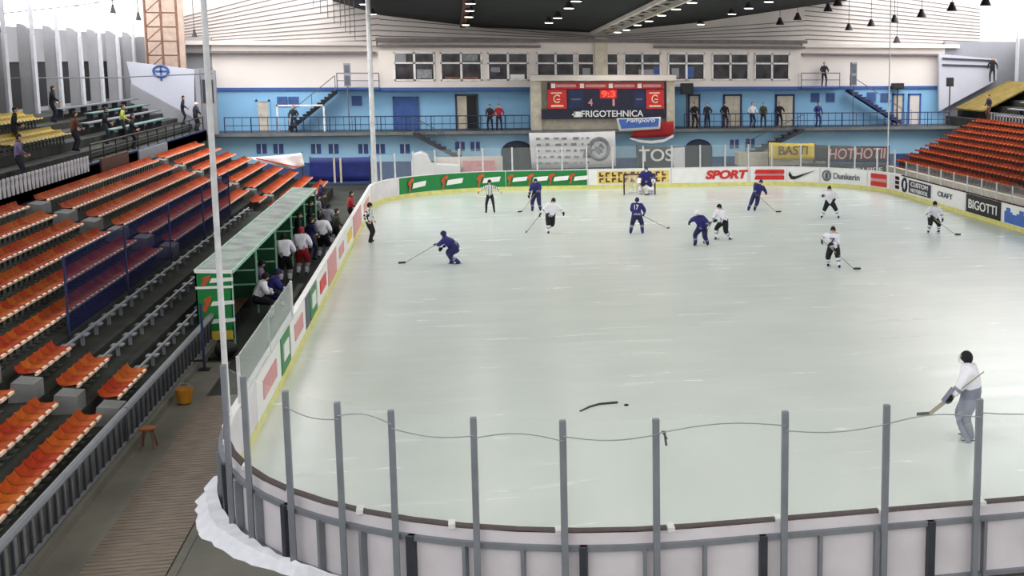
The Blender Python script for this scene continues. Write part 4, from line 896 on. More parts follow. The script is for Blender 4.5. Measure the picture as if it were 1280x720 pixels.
# ------------------------------------------------------------------ lamps under the dark roof and bell lamps at the sides
li = bpy.data.lights.new('lamp_light', 'SPOT'); li.energy = LAMP_WATTS; li.spot_size = rad(150); li.spot_blend = .6; li.shadow_soft_size = .35; li.color = (1, .98, .92)
def under(x, y, off=.32):
    """where the sight line through a picture point meets the roof, OFF below it"""
    r_ = ray(x, y); lo, hi = 5, 84
    f_ = lambda t_: H+r_.z/r_.y*t_-zc(r_.x/r_.y*t_, t_)+off
    t_ = 84.0
    while t_ > 8 and f_(t_) > 0: t_ -= .25
    best = min((abs(f_(q)), q) for q in [5+.25*k for k in range(316)])
    t_ = best[1]; return Vector((r_.x/r_.y*t_, t_, zc(r_.x/r_.y*t_, t_)-off))
me_cap = MB().lathe([(.01, .3), (.08, .3), (.12, .2), (.26, .02), (.27, -.02), (.25, -.02), (.1, .18)], n=14).mesh('shade', M['dark_steel'])
me_bulb = MB().lathe([(.0, -.05), (.18, -.045), (.25, -.015), (.0, -.012)], n=14).mesh('bulb', M['lamp'])
lamp_n = 0
ROWS = {'leftmost row': [(470, 27), (463, 17), (455, 5)], 'row by the brown beam': [(582, 31), (586, 21), (587, 13), (588, 4)], 'row left of the lattice beam': [(686, 28), (697, 22), (711, 10), (720, 1)],
        'row beside the lattice beam': [(772, 40), (783, 37), (797, 31), (811, 26), (827, 19), (845, 11), (865, 3)], 'rightmost row': [(876, 30), (915, 17), (936, 10), (961, 2)]}
def lamp(p, label, group, lit=True):
    t = thing('ceiling_lamp', label, 'lamp', p, group)
    for nm, me in (('shade', me_cap), ('bulb', me_bulb)):
        o = bpy.data.objects.new(nm, me); C.objects.link(o); o.parent = t
    lo = bpy.data.objects.new('lamp_light', li); C.objects.link(lo); lo.parent = t; lo.location = (0, 0, -.12)
for rn, pts in ROWS.items():
    xs = []
    for i, q in enumerate(pts):
        p = under(*q)
        if p.y > 80: p = Vector((p.x, 80, zc(p.x, 80)-.32))
        xs.append(p); lamp(p, f'glowing white roof lamp, {("farthest", "second", "third", "fourth", "fifth", "sixth", "seventh")[i]} of the {rn}', 'lit roof lamps')
    x = sum(p.x for p in xs)/len(xs); y = min(p.y for p in xs)-5
    while y > -3:  # rows run on unseen, extended past the near boards to brighten them
        lamp((x, y, zc(x, y)-.32), f'unseen glowing roof lamp of the {rn} nearer the camera end', f'added unseen lit roof lamps, {rn}, near end'); y -= 7
me_bell = MB().lathe([(.02, .5), (.1, .5), (.13, .36), (.17, .3), (.27, .08), (.28, .05), (.25, .06), (.12, .26)], n=14).mesh('shade', M['lamp_off'])
BELL = [(975, 28, 78), (997, 22, 76), (1035, 11, 70), (1047, 4, 66), (1061, 35, 80), (1089, 30, 76), (1118, 25, 72), (1152, 18, 66), (1190, 10, 60), (1121, 51, 81), (1232, 3, 56), (141, 13, 72), (173, 22, 78), (243, 43, 80)]
for i, (x, y, Y) in enumerate(BELL):
    p = atY(x, y, Y); zt = zc(p.x, p.y)
    t = thing('bell_lamp', f'dark unlit bell lamp hung on a thin rod, {"over the right stand" if x > 500 else "over the left tier"}', 'lamp', (p.x, p.y, p.z-.2), 'unlit bell lamps over the right stand' if x > 500 else 'unlit bell lamps over the left tier')
    o = bpy.data.objects.new('shade', me_bell); C.objects.link(o); o.parent = t
    if x < 500: o.scale = (.55, .55, 1)
    MB().tube([(0, 0, .45), (0, 0, max(1.0, zt-p.z+.14))], .02, 5).build('rod', M['dark_steel'], t)
# net hangers and support cables high on both sides
for i, (x, y) in enumerate(((392, 8), (401, 17), (410, 23), (418, 30), (426, 32), (432, 40), (438, 43), (444, 50))):
    p = atY(x, y, 74); o = MB().tube([(p.x, p.y, p.z), (p.x, p.y, zc(p.x, p.y))], .022, 5).build('net_rope', M['cable']); tag(o, 'thin dark rope hanging from the roof before the left gable', 'rope', 'ropes before the left gable')
for i, (x0, y0, x1, y1, lab) in enumerate(((0, 98, 265, 92, 'dark cable stretched level across the tall left fins'), (0, 19, 180, -6, 'thin cable rising across the bright left clerestory'))):
    a = atY(x0-20, y0, 62); b = atY(x1, y1, 80); o = MB().tube([a, (a+b)/2-Vector((0, 0, .1)), b], .03, 5).build('support_cable', M['cable']); tag(o, lab, 'cable')
# rusty lattice mast at the far left corner
t = thing('lattice_mast', 'rusty lattice mast with cross bracing in the far left corner', 'mast', (0, 0, 0))
a = atY(185, 80, 81.5); b = atY(224, 80, 81.5)
for x in (a.x, (a.x+b.x)/2, b.x): MB().tube([(x, 81.5, 7.0), (x, 81.5, 14.5)], .07, 6).build('upright', M['rust'], t)
for k in range(8):
    z = 7.2+.85*k; MB().bar((a.x, 81.5, z), (b.x, 81.5, z), .08, .08).build('rung', M['brown'], t); MB().bar((a.x, 81.5, z), ((a.x+b.x)/2, 81.5, z+.8), .06, .06).build('brace', M['rust'], t)
struct(MB().box((a.x-.3, 82.4, 7.0), (b.x+.2, 82.6, 14.2)).build('wall_left_corner', mat('peach_wall', (196, 172, 156), .8)))
#@@PEOPLE
# ------------------------------------------------------------------ people
V = Vector
def ik(a, b, l1, l2, pole):
    d = b-a; L_ = min(d.length, (l1+l2)*.995); d = d.normalized(); b = a+d*L_
    c = (l1*l1-l2*l2+L_*L_)/(2*L_); h = math.sqrt(max(l1*l1-c*c, 0)); p = pole-d*pole.dot(d)
    if p.length < 1e-4: p = V((0, 1, 0))
    return a+d*c+p.normalized()*h, b
def hand_mesh(mb, w_, d, palm_n, side, sc_, mi, curl=.9):
    """palm, four unequal fingers with two bends and a thumb leaving the side of the palm"""
    d = d.normalized(); x = d.cross(palm_n).normalized()*side; nrm = palm_n.normalized(); s_ = sc_
    e = w_+d*.09*s_
    mb.hexa([w_-x*.03*s_-nrm*.014*s_, w_+x*.03*s_-nrm*.014*s_, w_+x*.03*s_+nrm*.014*s_, w_-x*.03*s_+nrm*.014*s_, e-x*.043*s_-nrm*.013*s_, e+x*.043*s_-nrm*.013*s_, e+x*.043*s_+nrm*.013*s_, e-x*.043*s_+nrm*.013*s_], mi)
    for k, (o_, l_) in enumerate(((-.032, .062), (-.011, .075), (.011, .08), (.033, .072))):
        b = e+x*o_*s_; d1 = (d*math.cos(curl*.55)+nrm*math.sin(curl*.55)).normalized(); d2 = (d*math.cos(curl*1.5)+nrm*math.sin(curl*1.5)).normalized()
        m_ = b+d1*l_*.52*s_; mb.tube([b-d*.01*s_, m_, m_+d2*l_*.5*s_], [.0105*s_, .0095*s_, .007*s_], 6, mi)
    b = w_+d*.035*s_+x*.03*s_; t1 = b+(d*.55+x*.7+nrm*.3).normalized()*.045*s_; mb.tube([b, t1, t1+(d*.8+nrm*.5).normalized()*.035*s_], [.013*s_, .011*s_, .008*s_], 6, mi)
NP = 0
def person(label, loc, heading, group=None, h=1.8, hip=.9, lean=10, side=0, twist=0, fl=(-.14, 0), fr=(.14, 0), fz=(0, 0), hl=(-.3, .2, .95), hr=(.3, .2, .95), look=0, turn=0, pad=1.0,
           top='p_dark', bottom='p_dark', sock=None, shoe='p_black', glove=None, head='hair', hcol='hair', trim=None, sleeve=None, kneeout=.15, seated=False, name='person', long_hem=True):
    """skate or shoe soles at local z = 0; the body is one continuous skinned surface, headwear is a child"""
    s = h/1.8; mats = [M['skin'], M[top], M[bottom], M[sock or bottom], M[shoe], M[glove] if glove else M['skin'], M[trim or top], M['black'], M['p_black']]
    ln, sd, tw = rad(lean), rad(side), rad(twist)
    pel = V((0, 0, hip)); upv = V((math.sin(sd), math.sin(ln), math.cos(ln))).normalized()
    rx = V((math.cos(tw), math.sin(tw), 0)); rx = (rx-upv*rx.dot(upv)).normalized(); fwv = upv.cross(rx)
    waist = pel+upv*.17*s; chest = pel+upv*.36*s; neck = pel+upv*.53*s
    hl2 = ln*.35-rad(look); hup = V((math.sin(sd)*.5, math.sin(hl2), math.cos(hl2))).normalized(); ta = tw+rad(turn)
    hx = V((math.cos(ta), math.sin(ta), 0)); hx = (hx-hup*hx.dot(hup)).normalized(); hf = hup.cross(hx)
    hbase = neck+hup*.06*s; hc = neck+hup*.17*s+hf*.02*s
    P = {'pel': (pel, .15*pad), 'waist': (waist, .145*pad), 'chest': (chest, .165*pad), 'neck': (neck, .085), 'hb': (hbase, .06)}
    E_ = [('pel', 'waist', 't0'), ('waist', 'chest', 't1'), ('chest', 'neck', 't2'), ('neck', 'hb', 'sk')]
    arms = []
    for sg, nm, tgt in ((-1, 'l', V(hl)), (1, 'r', V(hr))):
        sh = chest+upv*.1*s+rx*sg*.19*s*(.9+.1*pad); el, wr = ik(sh, tgt*s if False else tgt, .29*s, .26*s, -fwv*.6+rx*sg*.8-upv*.5)
        P['sh'+nm] = (sh, .085*pad); P['el'+nm] = (el, .056*pad); P['wr'+nm] = (wr, .04*pad)
        E_ += [('chest', 'sh'+nm, 't2'), ('sh'+nm, 'el'+nm, 'a0'), ('el'+nm, 'wr'+nm, 'a1')]; arms.append((sg, el, wr))
    for sg, nm, f_, z_ in ((-1, 'l', fl, fz[0]), (1, 'r', fr, fz[1])):
        hp = pel+rx*sg*.1*s-V((0, 0, .05*s)); an = V((f_[0], f_[1], .1*s+z_)); kn, an = ik(hp, an, .44*s, .42*s, V((sg*kneeout, 1, .1)) if not seated else V((sg*.1, 1, .6)))
        toe = an+V((sg*.03, .15*s, -.055*s))
        P['hp'+nm] = (hp, .105*pad); P['kn'+nm] = (kn, .072*pad); P['an'+nm] = (an, .048*pad); P['to'+nm] = (toe, .04)
        heel = an+V((0, -.05*s, -.055*s)); P['he'+nm] = (heel, .038)
        E_ += [('pel', 'hp'+nm, 'b0'), ('hp'+nm, 'kn'+nm, 'b1'), ('kn'+nm, 'an'+nm, 's'), ('an'+nm, 'to'+nm, 'f'), ('an'+nm, 'he'+nm, 'f')]
    keys = list(P); me = bpy.data.meshes.new('person_cage'); me.from_pydata([P[k][0] for k in keys], [(keys.index(a), keys.index(b)) for a, b, _ in E_], [])
    o = bpy.data.objects.new('person_cage', me); C.objects.link(o); o.modifiers.new('skin', 'SKIN'); sub = o.modifiers.new('sub', 'SUBSURF'); sub.levels = 1; sub.render_levels = 1
    for k, sv_ in zip(keys, me.skin_vertices[0].data): sv_.radius = (P[k][1]*s, P[k][1]*s*(.8 if k in ('pel', 'waist', 'chest') else 1)); sv_.use_root = (k == 'pel')
    bpy.context.view_layer.update(); ev = o.evaluated_get(bpy.context.evaluated_depsgraph_get()).to_mesh()
    mb = MB(); mb.v = [tuple(v.co) for v in ev.vertices]
    segs = [(P[a][0], P[b][0], (P[a][1]+P[b][1])/2*s, t_) for a, b, t_ in E_]
    for p in ev.polygons:
        c = V(p.center); best = (9, '', 0)
        for a, b, r_, t_ in segs:
            ab = b-a; u = max(0, min(1, (c-a).dot(ab)/ab.dot(ab))); q = (c-a-ab*u).length/r_
            if q < best[0]: best = (q, t_, u)
        t_, u = best[1], best[2]
        mi = {'t0': 1, 't1': 1, 't2': 1, 'sk': 0, 'a0': 1, 'a1': 1, 'b0': 2, 'b1': 2, 's': 3, 'f': 4}[t_]
        if t_ == 't0' and u < (.02 if long_hem else .6): mi = 2
        if t_ == 't0' and long_hem and .1 <= u < .35 and trim: mi = 6
        if t_ == 'a1' and .2 < u < .6 and trim: mi = 6
        if t_ == 's' and .3 < u < .55 and trim and sock: mi = 6
        if t_ == 'sk' and u < .2: mi = 1
        mb.f.append(tuple(p.vertices)); mb.m.append(mi)
    o.evaluated_get(bpy.context.evaluated_depsgraph_get()).to_mesh_clear(); bpy.data.objects.remove(o)
    # head with nose, ears, eyes, mouth
    def hfn(q):
        k = 1.0
        if q.y > .75 and abs(q.x) < .3 and -.35 < q.z < .2: k = 1.12
        if q.z < -.4: q = V((q.x*.85, q.y*.95, q.z))
        return q*k
    ax = (hx, hf, hup); mb.ellip(hc, (.076*s, .098*s, .118*s), ax, 14, 10, fn=hfn, mi=0)
    for sg in (-1, 1):
        mb.ellip(hc+hx*sg*.078*s-hup*.005*s, (.012*s, .022*s, .032*s), ax, 6, 4, mi=0); mb.ellip(hc+hx*sg*.032*s+hf*.088*s+hup*.01*s, (.014*s, .01*s, .009*s), ax, 6, 4, mi=7)
    mb.prism([hc+hf*.088*s+hup*.0*s-hx*.008*s, hc+hf*.088*s-hup*.03*s-hx*.016*s, hc+hf*.118*s-hup*.026*s, hc+hf*.088*s+hup*.0*s], hx*.016*s, 0)
    mb.ellip(hc+hf*.086*s-hup*.058*s, (.028*s, .01*s, .007*s), ax, 8, 4, mi=6)
    for sg, el, wr in arms:
        d = (wr-el).normalized(); pn = (-rx*sg*.7+fwv*.5); pn = (pn-d*pn.dot(d)).normalized(); hand_mesh(mb, wr+d*.01, d, pn, -sg if False else sg, s*(1.45 if glove else 1.0), 5)
    if shoe == 'p_black' and glove:   # skate blades
        for nm in 'lr':
            an, toe = P['an'+nm][0], P['to'+nm][0]; f2 = (toe-an); f2.z = 0; f2 = f2.normalized(); b = V((an.x, an.y, an.z-.1*s))
            mb.bar(b-f2*.1*s+V((0, 0, .01)), b+f2*.19*s+V((0, 0, .01)), .006, .022, 7)
    body = mb.build(name, mats, smooth=True); body.location = loc; body.rotation_euler = (0, 0, rad(heading)); tag(body, label, 'person', group)
    hb = MB(); m_ = M[hcol]
    if head == 'helmet':
        hb.ellip(hc+hup*.012*s-hf*.005*s, (.1*s, .122*s, .128*s), ax, 14, 8, lo=-.15, fn=None)
        for sg in (-1, 1): hb.ellip(hc+hx*sg*.088*s-hup*.02*s-hf*.01*s, (.016*s, .05*s, .055*s), ax, 8, 5)
        hb.ellip(hc-hf*.07*s-hup*.03*s, (.075*s, .045*s, .06*s), ax, 10, 6)
        nm = 'helmet'
    elif head == 'mask':
        hb.ellip(hc+hup*.005*s, (.108*s, .13*s, .145*s), ax, 14, 10); nm = 'mask'
    elif head == 'cap':
        hb.ellip(hc+hup*.03*s, (.086*s, .106*s, .1*s), ax, 12, 6, lo=0); hb.hexa([hc+hup*.035*s-hx*.06*s+hf*.09*s, hc+hup*.035*s+hx*.06*s+hf*.09*s, hc+hup*.03*s+hx*.05*s+hf*.17*s, hc+hup*.03*s-hx*.05*s+hf*.17*s, hc+hup*.045*s-hx*.06*s+hf*.09*s, hc+hup*.045*s+hx*.06*s+hf*.09*s, hc+hup*.038*s+hx*.05*s+hf*.17*s, hc+hup*.038*s-hx*.05*s+hf*.17*s]); nm = 'cap'
    else:
        hb.ellip(hc+hup*.022*s-hf*.014*s, (.085*s, .1*s, .108*s), ax, 12, 6, lo=-.05); hb.ellip(hc-hf*.045*s-hup*.02*s, (.075*s, .058*s, .075*s), ax, 10, 6); nm = 'hair'
    ho = hb.build(nm, m_, body, smooth=True)
    if head == 'mask':
        cg = MB(); MB().ellip(hc-hup*.05*s+hf*.06*s, (.085*s, .085*s, .075*s), ax, 10, 6).build('chin_guard', M['p_white'], ho, smooth=True)
        for k in range(5): cg.tube([hc+hup*(-.08+.035*k)*s+hx*.075*s*math.cos(a)+hf*.155*s*math.sin(a) for a in (.3, .8, 1.3, 1.57, 1.84, 2.34, 2.84)], .006, 5)
        for k in (-1, 0, 1): cg.tube([hc+hx*.045*k*s+hf*.15*s-hup*.1*s, hc+hx*.04*k*s+hf*.16*s, hc+hx*.04*k*s+hf*.14*s+hup*.08*s], .005, 5)
        cg.build('cage', M['frame'], ho)
    body['_w'] = 0
    del body['_w']
    info = dict(P=P, hf=hf, loc=V(loc), R=Matrix.Rotation(rad(heading), 3, 'Z'), body=body, upv=upv, rx=rx, fwv=fwv, s=s)
    return info
def stick(label, inf, toe, hand='r', both=True, goalie=False):
    """stick from the gripping hand(s) to a blade on the ice at local point TOE"""
    P, R, loc = inf['P'], inf['R'], inf['loc']; g = P['wr'+hand][0]; g2 = P['wr'+('l' if hand == 'r' else 'r')][0]
    heel = V(toe); top = g2 if both else g+(g-heel).normalized()*(.75 if goalie and inf['s'] and 'white jersey' in inf['body']['label'] else .22)
    ax = (heel-top).normalized(); top = top-ax*.12
    t = thing('hockey_stick', label, 'stick', loc, 'hockey sticks', 0); t.rotation_euler = inf['body'].rotation_euler
    del t['group']
    if goalie:
        mid = top+(heel-top)*.55; MB().bar(top, mid, .03, .024).build('shaft', M['stick'], t); MB().bar(mid, heel, .03, .085).build('paddle', M['stick'], t)
    else: MB().bar(top, heel, .03, .024).build('shaft', M['stick'], t)
    hd = V((ax.x, ax.y, 0)).normalized(); pr_ = V((-hd.y, hd.x, 0)); e1 = heel+(hd*.8+pr_*.5).normalized()*.28
    MB().hexa([heel+V((0, 0, -.035))-pr_*.008, heel+V((0, 0, -.035))+pr_*.008, heel+V((0, 0, .04))+pr_*.008, heel+V((0, 0, .04))-pr_*.008, e1+V((0, 0, -.035))-pr_*.008, e1+V((0, 0, -.035))+pr_*.008, e1+V((0, 0, .035))+pr_*.008, e1+V((0, 0, .035))-pr_*.008]).build('blade', M['blade'], t)
    return t
def number(inf, body, m_, back=True):
    """player's number on the jersey back"""
    c = inf['P']['chest'][0]-inf['upv']*.02; n_ = -inf['fwv'] if back else inf['fwv']; x = inf['rx'] if back else -inf['rx']; p = c+n_*.175*inf['s']
    rot = Matrix((x, inf['upv'], n_)).transposed(); o = bpy.data.objects.new('number', txt_mesh(body, .2, .22, m_)); C.objects.link(o); o.parent = inf['body']; o.matrix_basis = Matrix.Translation(p) @ rot.to_4x4()
BL = dict(top='p_blue', bottom='p_blue2', sock='p_blue', glove='p_black', head='helmet', hcol='p_blue2', trim='print_grey', pad=1.6)
WH = dict(top='p_white', bottom='p_black', sock='p_white', glove='p_black', head='helmet', hcol='p_black', trim='p_grey', pad=1.6)
RF = dict(top='stripes', bottom='p_black', shoe='p_black', glove=None, head='helmet', hcol='p_black', pad=1.02)
def stripe_mat():
    m = mat('referee_stripes', (236, 236, 236), .8, 0, .02); nt = m.node_tree; b = nt.nodes['Principled BSDF']; tc = nt.nodes.new('ShaderNodeTexCoord'); sp = nt.nodes.new('ShaderNodeSeparateXYZ'); ml = nt.nodes.new('ShaderNodeMath'); ml.operation = 'MULTIPLY'; ml.inputs[1].default_value = 11
    fr = nt.nodes.new('ShaderNodeMath'); fr.operation = 'FRACT'; cp = nt.nodes.new('ShaderNodeMath'); cp.operation = 'GREATER_THAN'; cp.inputs[1].default_value = .6; mx = nt.nodes.new('ShaderNodeMixRGB'); mx.inputs[1].default_value = (.82, .82, .82, 1); mx.inputs[2].default_value = (.02, .02, .02, 1)
    nt.links.new(tc.outputs['Object'], sp.inputs[0]); nt.links.new(sp.outputs[0], ml.inputs[0]); nt.links.new(ml.outputs[0], fr.inputs[0]); nt.links.new(fr.outputs[0], cp.inputs[0]); nt.links.new(cp.outputs[0], mx.inputs[0]); nt.links.new(mx.outputs[0], b.inputs['Base Color']); return m
M['stripes'] = stripe_mat()
def G(x, y): q = atZ(x, y, .012); return (q.x, q.y, .0)
def yaw_of(p): return math.degrees(math.atan2(-p[0], p[1]))   # heading that looks away from the camera at p
def face_cam(p): return yaw_of(p)+180
# referees
p = G(462, 303); person('referee in striped shirt and black trousers standing by the left boards', p, face_cam(p)+60, hip=.93, lean=6, fl=(-.18, -.05), fr=(.18, .1), hl=(-.25, .12, .95), hr=(.25, .1, .95), **RF)
p = G(613, 266); person('referee in striped shirt with arms held out near the green adverts', p, face_cam(p)-5, hip=.92, lean=5, fl=(-.2, 0), fr=(.2, .05), hl=(-.55, .15, 1.1), hr=(.55, .15, 1.1), **RF)
# blue team
p = G(570, 330); i_ = person('player in blue bent low and skating to the left, nearest the empty ice', p, yaw_of(p)+80, hip=.74, lean=58, look=25, fl=(-.12, -.16), fr=(.14, .14), fz=(.03, 0), hl=(.05, .75, .78), hr=(.28, .55, .62), **BL); stick('hockey stick reaching left from the bent blue player', i_, (.3, 2.0, .04), 'r'); number(i_, '9', M['p_white'])
p = G(671, 263); i_ = person('player in blue standing upright by the green adverts', p, face_cam(p)-15, hip=.9, lean=12, fl=(-.2, 0), fr=(.18, .12), hl=(-.1, .42, 1.02), hr=(.3, .35, .85), **BL); stick('hockey stick of the blue player by the green adverts', i_, (.6, .7, .04), 'r')
p = G(796, 292); i_ = person('player in blue seen from behind, in front of the far goal', p, yaw_of(p)-8, hip=.86, lean=18, fl=(-.28, -.05), fr=(.24, .05), hl=(-.12, .45, .95), hr=(.3, .4, .9), **BL); stick('hockey stick of the blue player before the far goal', i_, (1.2, 1.7, .04), 'r'); number(i_, '17', M['p_white'])
p = G(878, 306); i_ = person('player in blue leaning against a white player at centre ice', p, face_cam(p)-25, hip=.8, lean=30, side=8, fl=(-.22, -.1), fr=(.22, .2), hl=(-.35, .4, .85), hr=(.45, .35, 1.0), **{**BL, 'hcol': 'p_white'}); number(i_, '8', M['p_white'])
p = G(945, 263); i_ = person('player in blue leaning to the right beside the red sport advert', p, face_cam(p)+10, hip=.88, lean=12, side=-24, fl=(.1, 0), fr=(.42, .05), hl=(-.5, .25, .95), hr=(.05, .35, .92), **BL); stick('hockey stick of the blue player leaning beside the red advert', i_, (-.9, .9, .04), 'l')
# white team
p = G(688, 291); i_ = person('player in white with arms spread, gliding on one skate left of the far goal', p, face_cam(p)+12, hip=.86, lean=20, side=14, fl=(.0, -.25), fr=(-.1, .1), fz=(.2, 0), hl=(.15+.4, .25, .92), hr=(-.15-.35, .4, .98) if False else (.5, .2, .95), twist=0, **WH) if False else person('player in white with arms spread, gliding on one skate left of the far goal', p, face_cam(p)+12, hip=.86, lean=20, side=-12, fl=(-.02, -.3), fr=(.12, .1), fz=(.22, 0), hl=(-.55, .22, .95), hr=(.5, .38, .98), **WH); stick('hockey stick held out low by the gliding white player', i_, (1.25, .9, .25), 'r', both=False)
p = G(905, 299); i_ = person('player in white with a dark helmet behind the leaning blue player', p, face_cam(p)-50, hip=.84, lean=26, fl=(-.2, -.25), fr=(.2, .2), hl=(-.15, .5, .92), hr=(.3, .5, .8), **WH); stick('hockey stick with dark blade reaching right of the two players together', i_, (-.2, 1.35, .04), 'l')
p = G(1037, 272); i_ = person('player in white with legs wide apart near the right boards bend', p, face_cam(p)+5, hip=.84, lean=16, side=4, fl=(-.42, .05), fr=(.4, .05), hl=(-.25, .35, 1.0), hr=(.42, .3, 1.15), **WH)
p = G(1165, 290); i_ = person('player in white and mauve crouching beside the right boards', p, face_cam(p)+20, hip=.74, lean=30, fl=(-.3, -.05), fr=(.24, .12), hl=(-.32, .45, .7), hr=(.25, .4, .82), **{**WH, 'trim': 'cloth_purple'}); stick('hockey stick of the crouching player by the right boards', i_, (-.7, 1.1, .04), 'l')
p = G(1042, 333); i_ = person('player in white facing the camera, nearest of the white skaters', p, face_cam(p)-10, hip=.82, lean=24, fl=(-.26, .2), fr=(.2, -.12), hl=(-.05, .4, .95), hr=(.42, .22, 1.05), look=10, **WH); stick('hockey stick of the nearest white skater, blade to the right', i_, (-.85, .45, .04), 'l'); number(i_, '7', M['p_blue2'], back=False)
# goalkeepers
def keeper(label, p, head_, hip, lean, top, padm, maskm, hl, hr, fl, fr, trim, stick_lbl, toe, hand, padw=.2, hh=1.8):
    i_ = person(label, p, head_, hip=hip, lean=lean, fl=fl, fr=fr, hl=hl, hr=hr, top=top, bottom=padm if top == 'p_white' else 'p_blue2', sock=padm, glove='p_black', head='mask', hcol=maskm, trim=trim, pad=2.0, kneeout=.4, h=hh)
    P, b = i_['P'], i_['body']
    for nm in 'lr':
        kn, an, hp = P['kn'+nm][0], P['an'+nm][0], P['hp'+nm][0]; d = (kn-an).normalized(); f_ = V((0, 1, 0)); f_ = (f_-d*f_.dot(d)).normalized(); x = d.cross(f_)
        lo, mi_, hi = an-d*.07+f_*.08, kn+f_*.1, kn+(hp-kn)*.5+f_*.14
        q = MB()
        for a, c in ((lo, mi_), (mi_, hi)): q.hexa([a-x*padw-f_*.05, a+x*padw-f_*.05, a+x*padw*.9+f_*.06, a-x*padw*.9+f_*.06, c-x*padw-f_*.05, c+x*padw-f_*.05, c+x*padw*.9+f_*.06, c-x*padw*.9+f_*.06])
        lg = q.build('leg_pad', M[padm], b, bevel=.03)
        for u in (.3, .6): MB().hexa([V(k_) for k_ in [lo+(mi_-lo)*u-x*padw*.8+f_*.055, lo+(mi_-lo)*u+x*padw*.8+f_*.055, lo+(mi_-lo)*u+x*padw*.8+f_*.07, lo+(mi_-lo)*u-x*padw*.8+f_*.07, lo+(mi_-lo)*(u+.12)-x*padw*.8+f_*.055, lo+(mi_-lo)*(u+.12)+x*padw*.8+f_*.055, lo+(mi_-lo)*(u+.12)+x*padw*.8+f_*.07, lo+(mi_-lo)*(u+.12)-x*padw*.8+f_*.07]]).build('pad_roll', M['print_grey'], lg)
    o_ = 'l' if hand == 'r' else 'r'
    w_, e_ = P['wr'+hand][0], P['el'+hand][0]; d = (w_-e_).normalized(); x = d.cross(V((0, 0, 1))).normalized(); z = x.cross(d)
    c = w_+d*.03+V((0, .05, 0)); MB().hexa([c-d*.19-x*.1+z*.03, c+d*.17-x*.1+z*.03, c+d*.17+x*.1+z*.03, c-d*.19+x*.1+z*.03, c-d*.19-x*.1+z*.08, c+d*.17-x*.1+z*.08, c+d*.17+x*.1+z*.08, c-d*.19+x*.1+z*.08]).build('blocker', M[padm], b, bevel=.02)
    w_, e_ = P['wr'+o_][0], P['el'+o_][0]; d = (w_-e_).normalized(); MB().ellip(w_+d*.1, (.12, .07, .14), None, 12, 8).build('catching_glove', M[padm if top == 'p_white' else 'p_white'], b, smooth=True)
    stick(stick_lbl, i_, toe, hand, both=False, goalie=True); return i_
p = G(1213, 547); i_ = keeper('goalkeeper in white jersey with grey leg pads and black mask behind the near glass', p, 66, 1.0, 10, 'p_white', 'pad_grey', 'p_black', (-.34, .4, .98), (.4, .12, 1.06), (-.19, -.02), (.2, .06), 'print_grey', 'goalkeeper stick with broad paddle held across the white goalkeeper', (-.22, .86, .55), 'l', hh=1.93)
number(i_, '29', M['text_grey'])
p = G(808, 243); keeper('goalkeeper in blue with white leg pads standing before the far goal', p, face_cam(p), .84, 22, 'p_blue', 'p_white', 'p_blue2', (-.42, .35, .9), (.42, .35, .85), (-.26, 0), (.26, 0), 'print_grey', 'goalkeeper stick held by the blue goalkeeper at the far goal', (.1, .5, .05), 'r')
# team at the bench and along the boards
def B(x, y, z=0): q = atZ(x, y, z); return (q.x, q.y, z)
BEN = [
 ('bench player in white jersey and dark helmet seen from behind', (357, 352), 1.8, dict(**WH), 0),
 ('bench player in white with a red helmet beside the dark helmeted one', (378, 343), 1.82, dict(**{**WH, 'hcol': 'p_red', 'bottom': 'p_red'}), -15),
 ('bench player in grey and black nearer the boards', (410, 305), 1.8, dict(**{**WH, 'top': 'p_grey'}), -30),
 ('person in an olive coat standing by the boards behind the referee', (421, 312), 1.76, dict(top='p_olive', bottom='p_dark'), -60),
 ('person in a red jacket with dark hair at the far end of the bench area', (438, 285), 1.8, dict(top='p_red', bottom='p_black'), -70),
 ('person in an orange cap and navy coat at the far shelter end', (400, 268), 1.78, dict(top='p_blue2', bottom='p_dark', head='cap', hcol='p_orange'), -80),
 ('seated bench player in white bending forward, nearest the shelter end', (322, 398), 1.78, dict(**WH), -80),
 ('seated bench player in blue and white behind the hazy glass', (338, 392), 1.76, dict(**{**BL, 'top': 'p_blue', 'trim': 'p_white'}), -75),
 ('person in a navy tracksuit just behind the red helmeted player', (388, 326), 1.78, dict(top='p_blue2', bottom='p_blue2', trim='p_white'), -50),
 ('bench player in white near the boards, past the red helmeted player', (404, 322), 1.8, dict(**WH), -20),
 ('person in a pale grey coat under the far shelter roof', (392, 280), 1.76, dict(top='p_grey', bottom='p_dark'), -75),
 ('person in a dark coat standing under the middle of the shelter roof', (372, 318), 1.76, dict(top='p_dark', bottom='p_black'), -70),
 ('person in dark clothes beside the far dividing panel', (388, 300), 1.78, dict(top='p_black', bottom='p_dark'), -85),
 ('person in a grey jacket standing past the far dividing panel', (397, 290), 1.75, dict(top='print_grey', bottom='p_black'), -60),
 ('seated bench player in purple and white near the shelter front post', (318, 378), 1.76, dict(**{**WH, 'top': 'cloth_purple', 'trim': 'p_white'}), -85),
]
for k, (lb, q, h_, kw, hd) in enumerate(BEN):
    p = B(*q); p = (min(p[0], XL-.45), p[1], 0)
    if 'seated' in lb: person(lb, p, hd, h=h_, hip=.66, lean=28, fl=(-.15, .38), fr=(.15, .36), hl=(-.2, .5, .8), hr=(.2, .5, .8), **kw)
    else: person(lb, p, hd, h=h_, hip=.93, lean=6+3*(k % 3), fl=(-.14, -.04), fr=(.14, .05), hl=(-.25, .2, .95), hr=(.26, .22, .98), **kw)
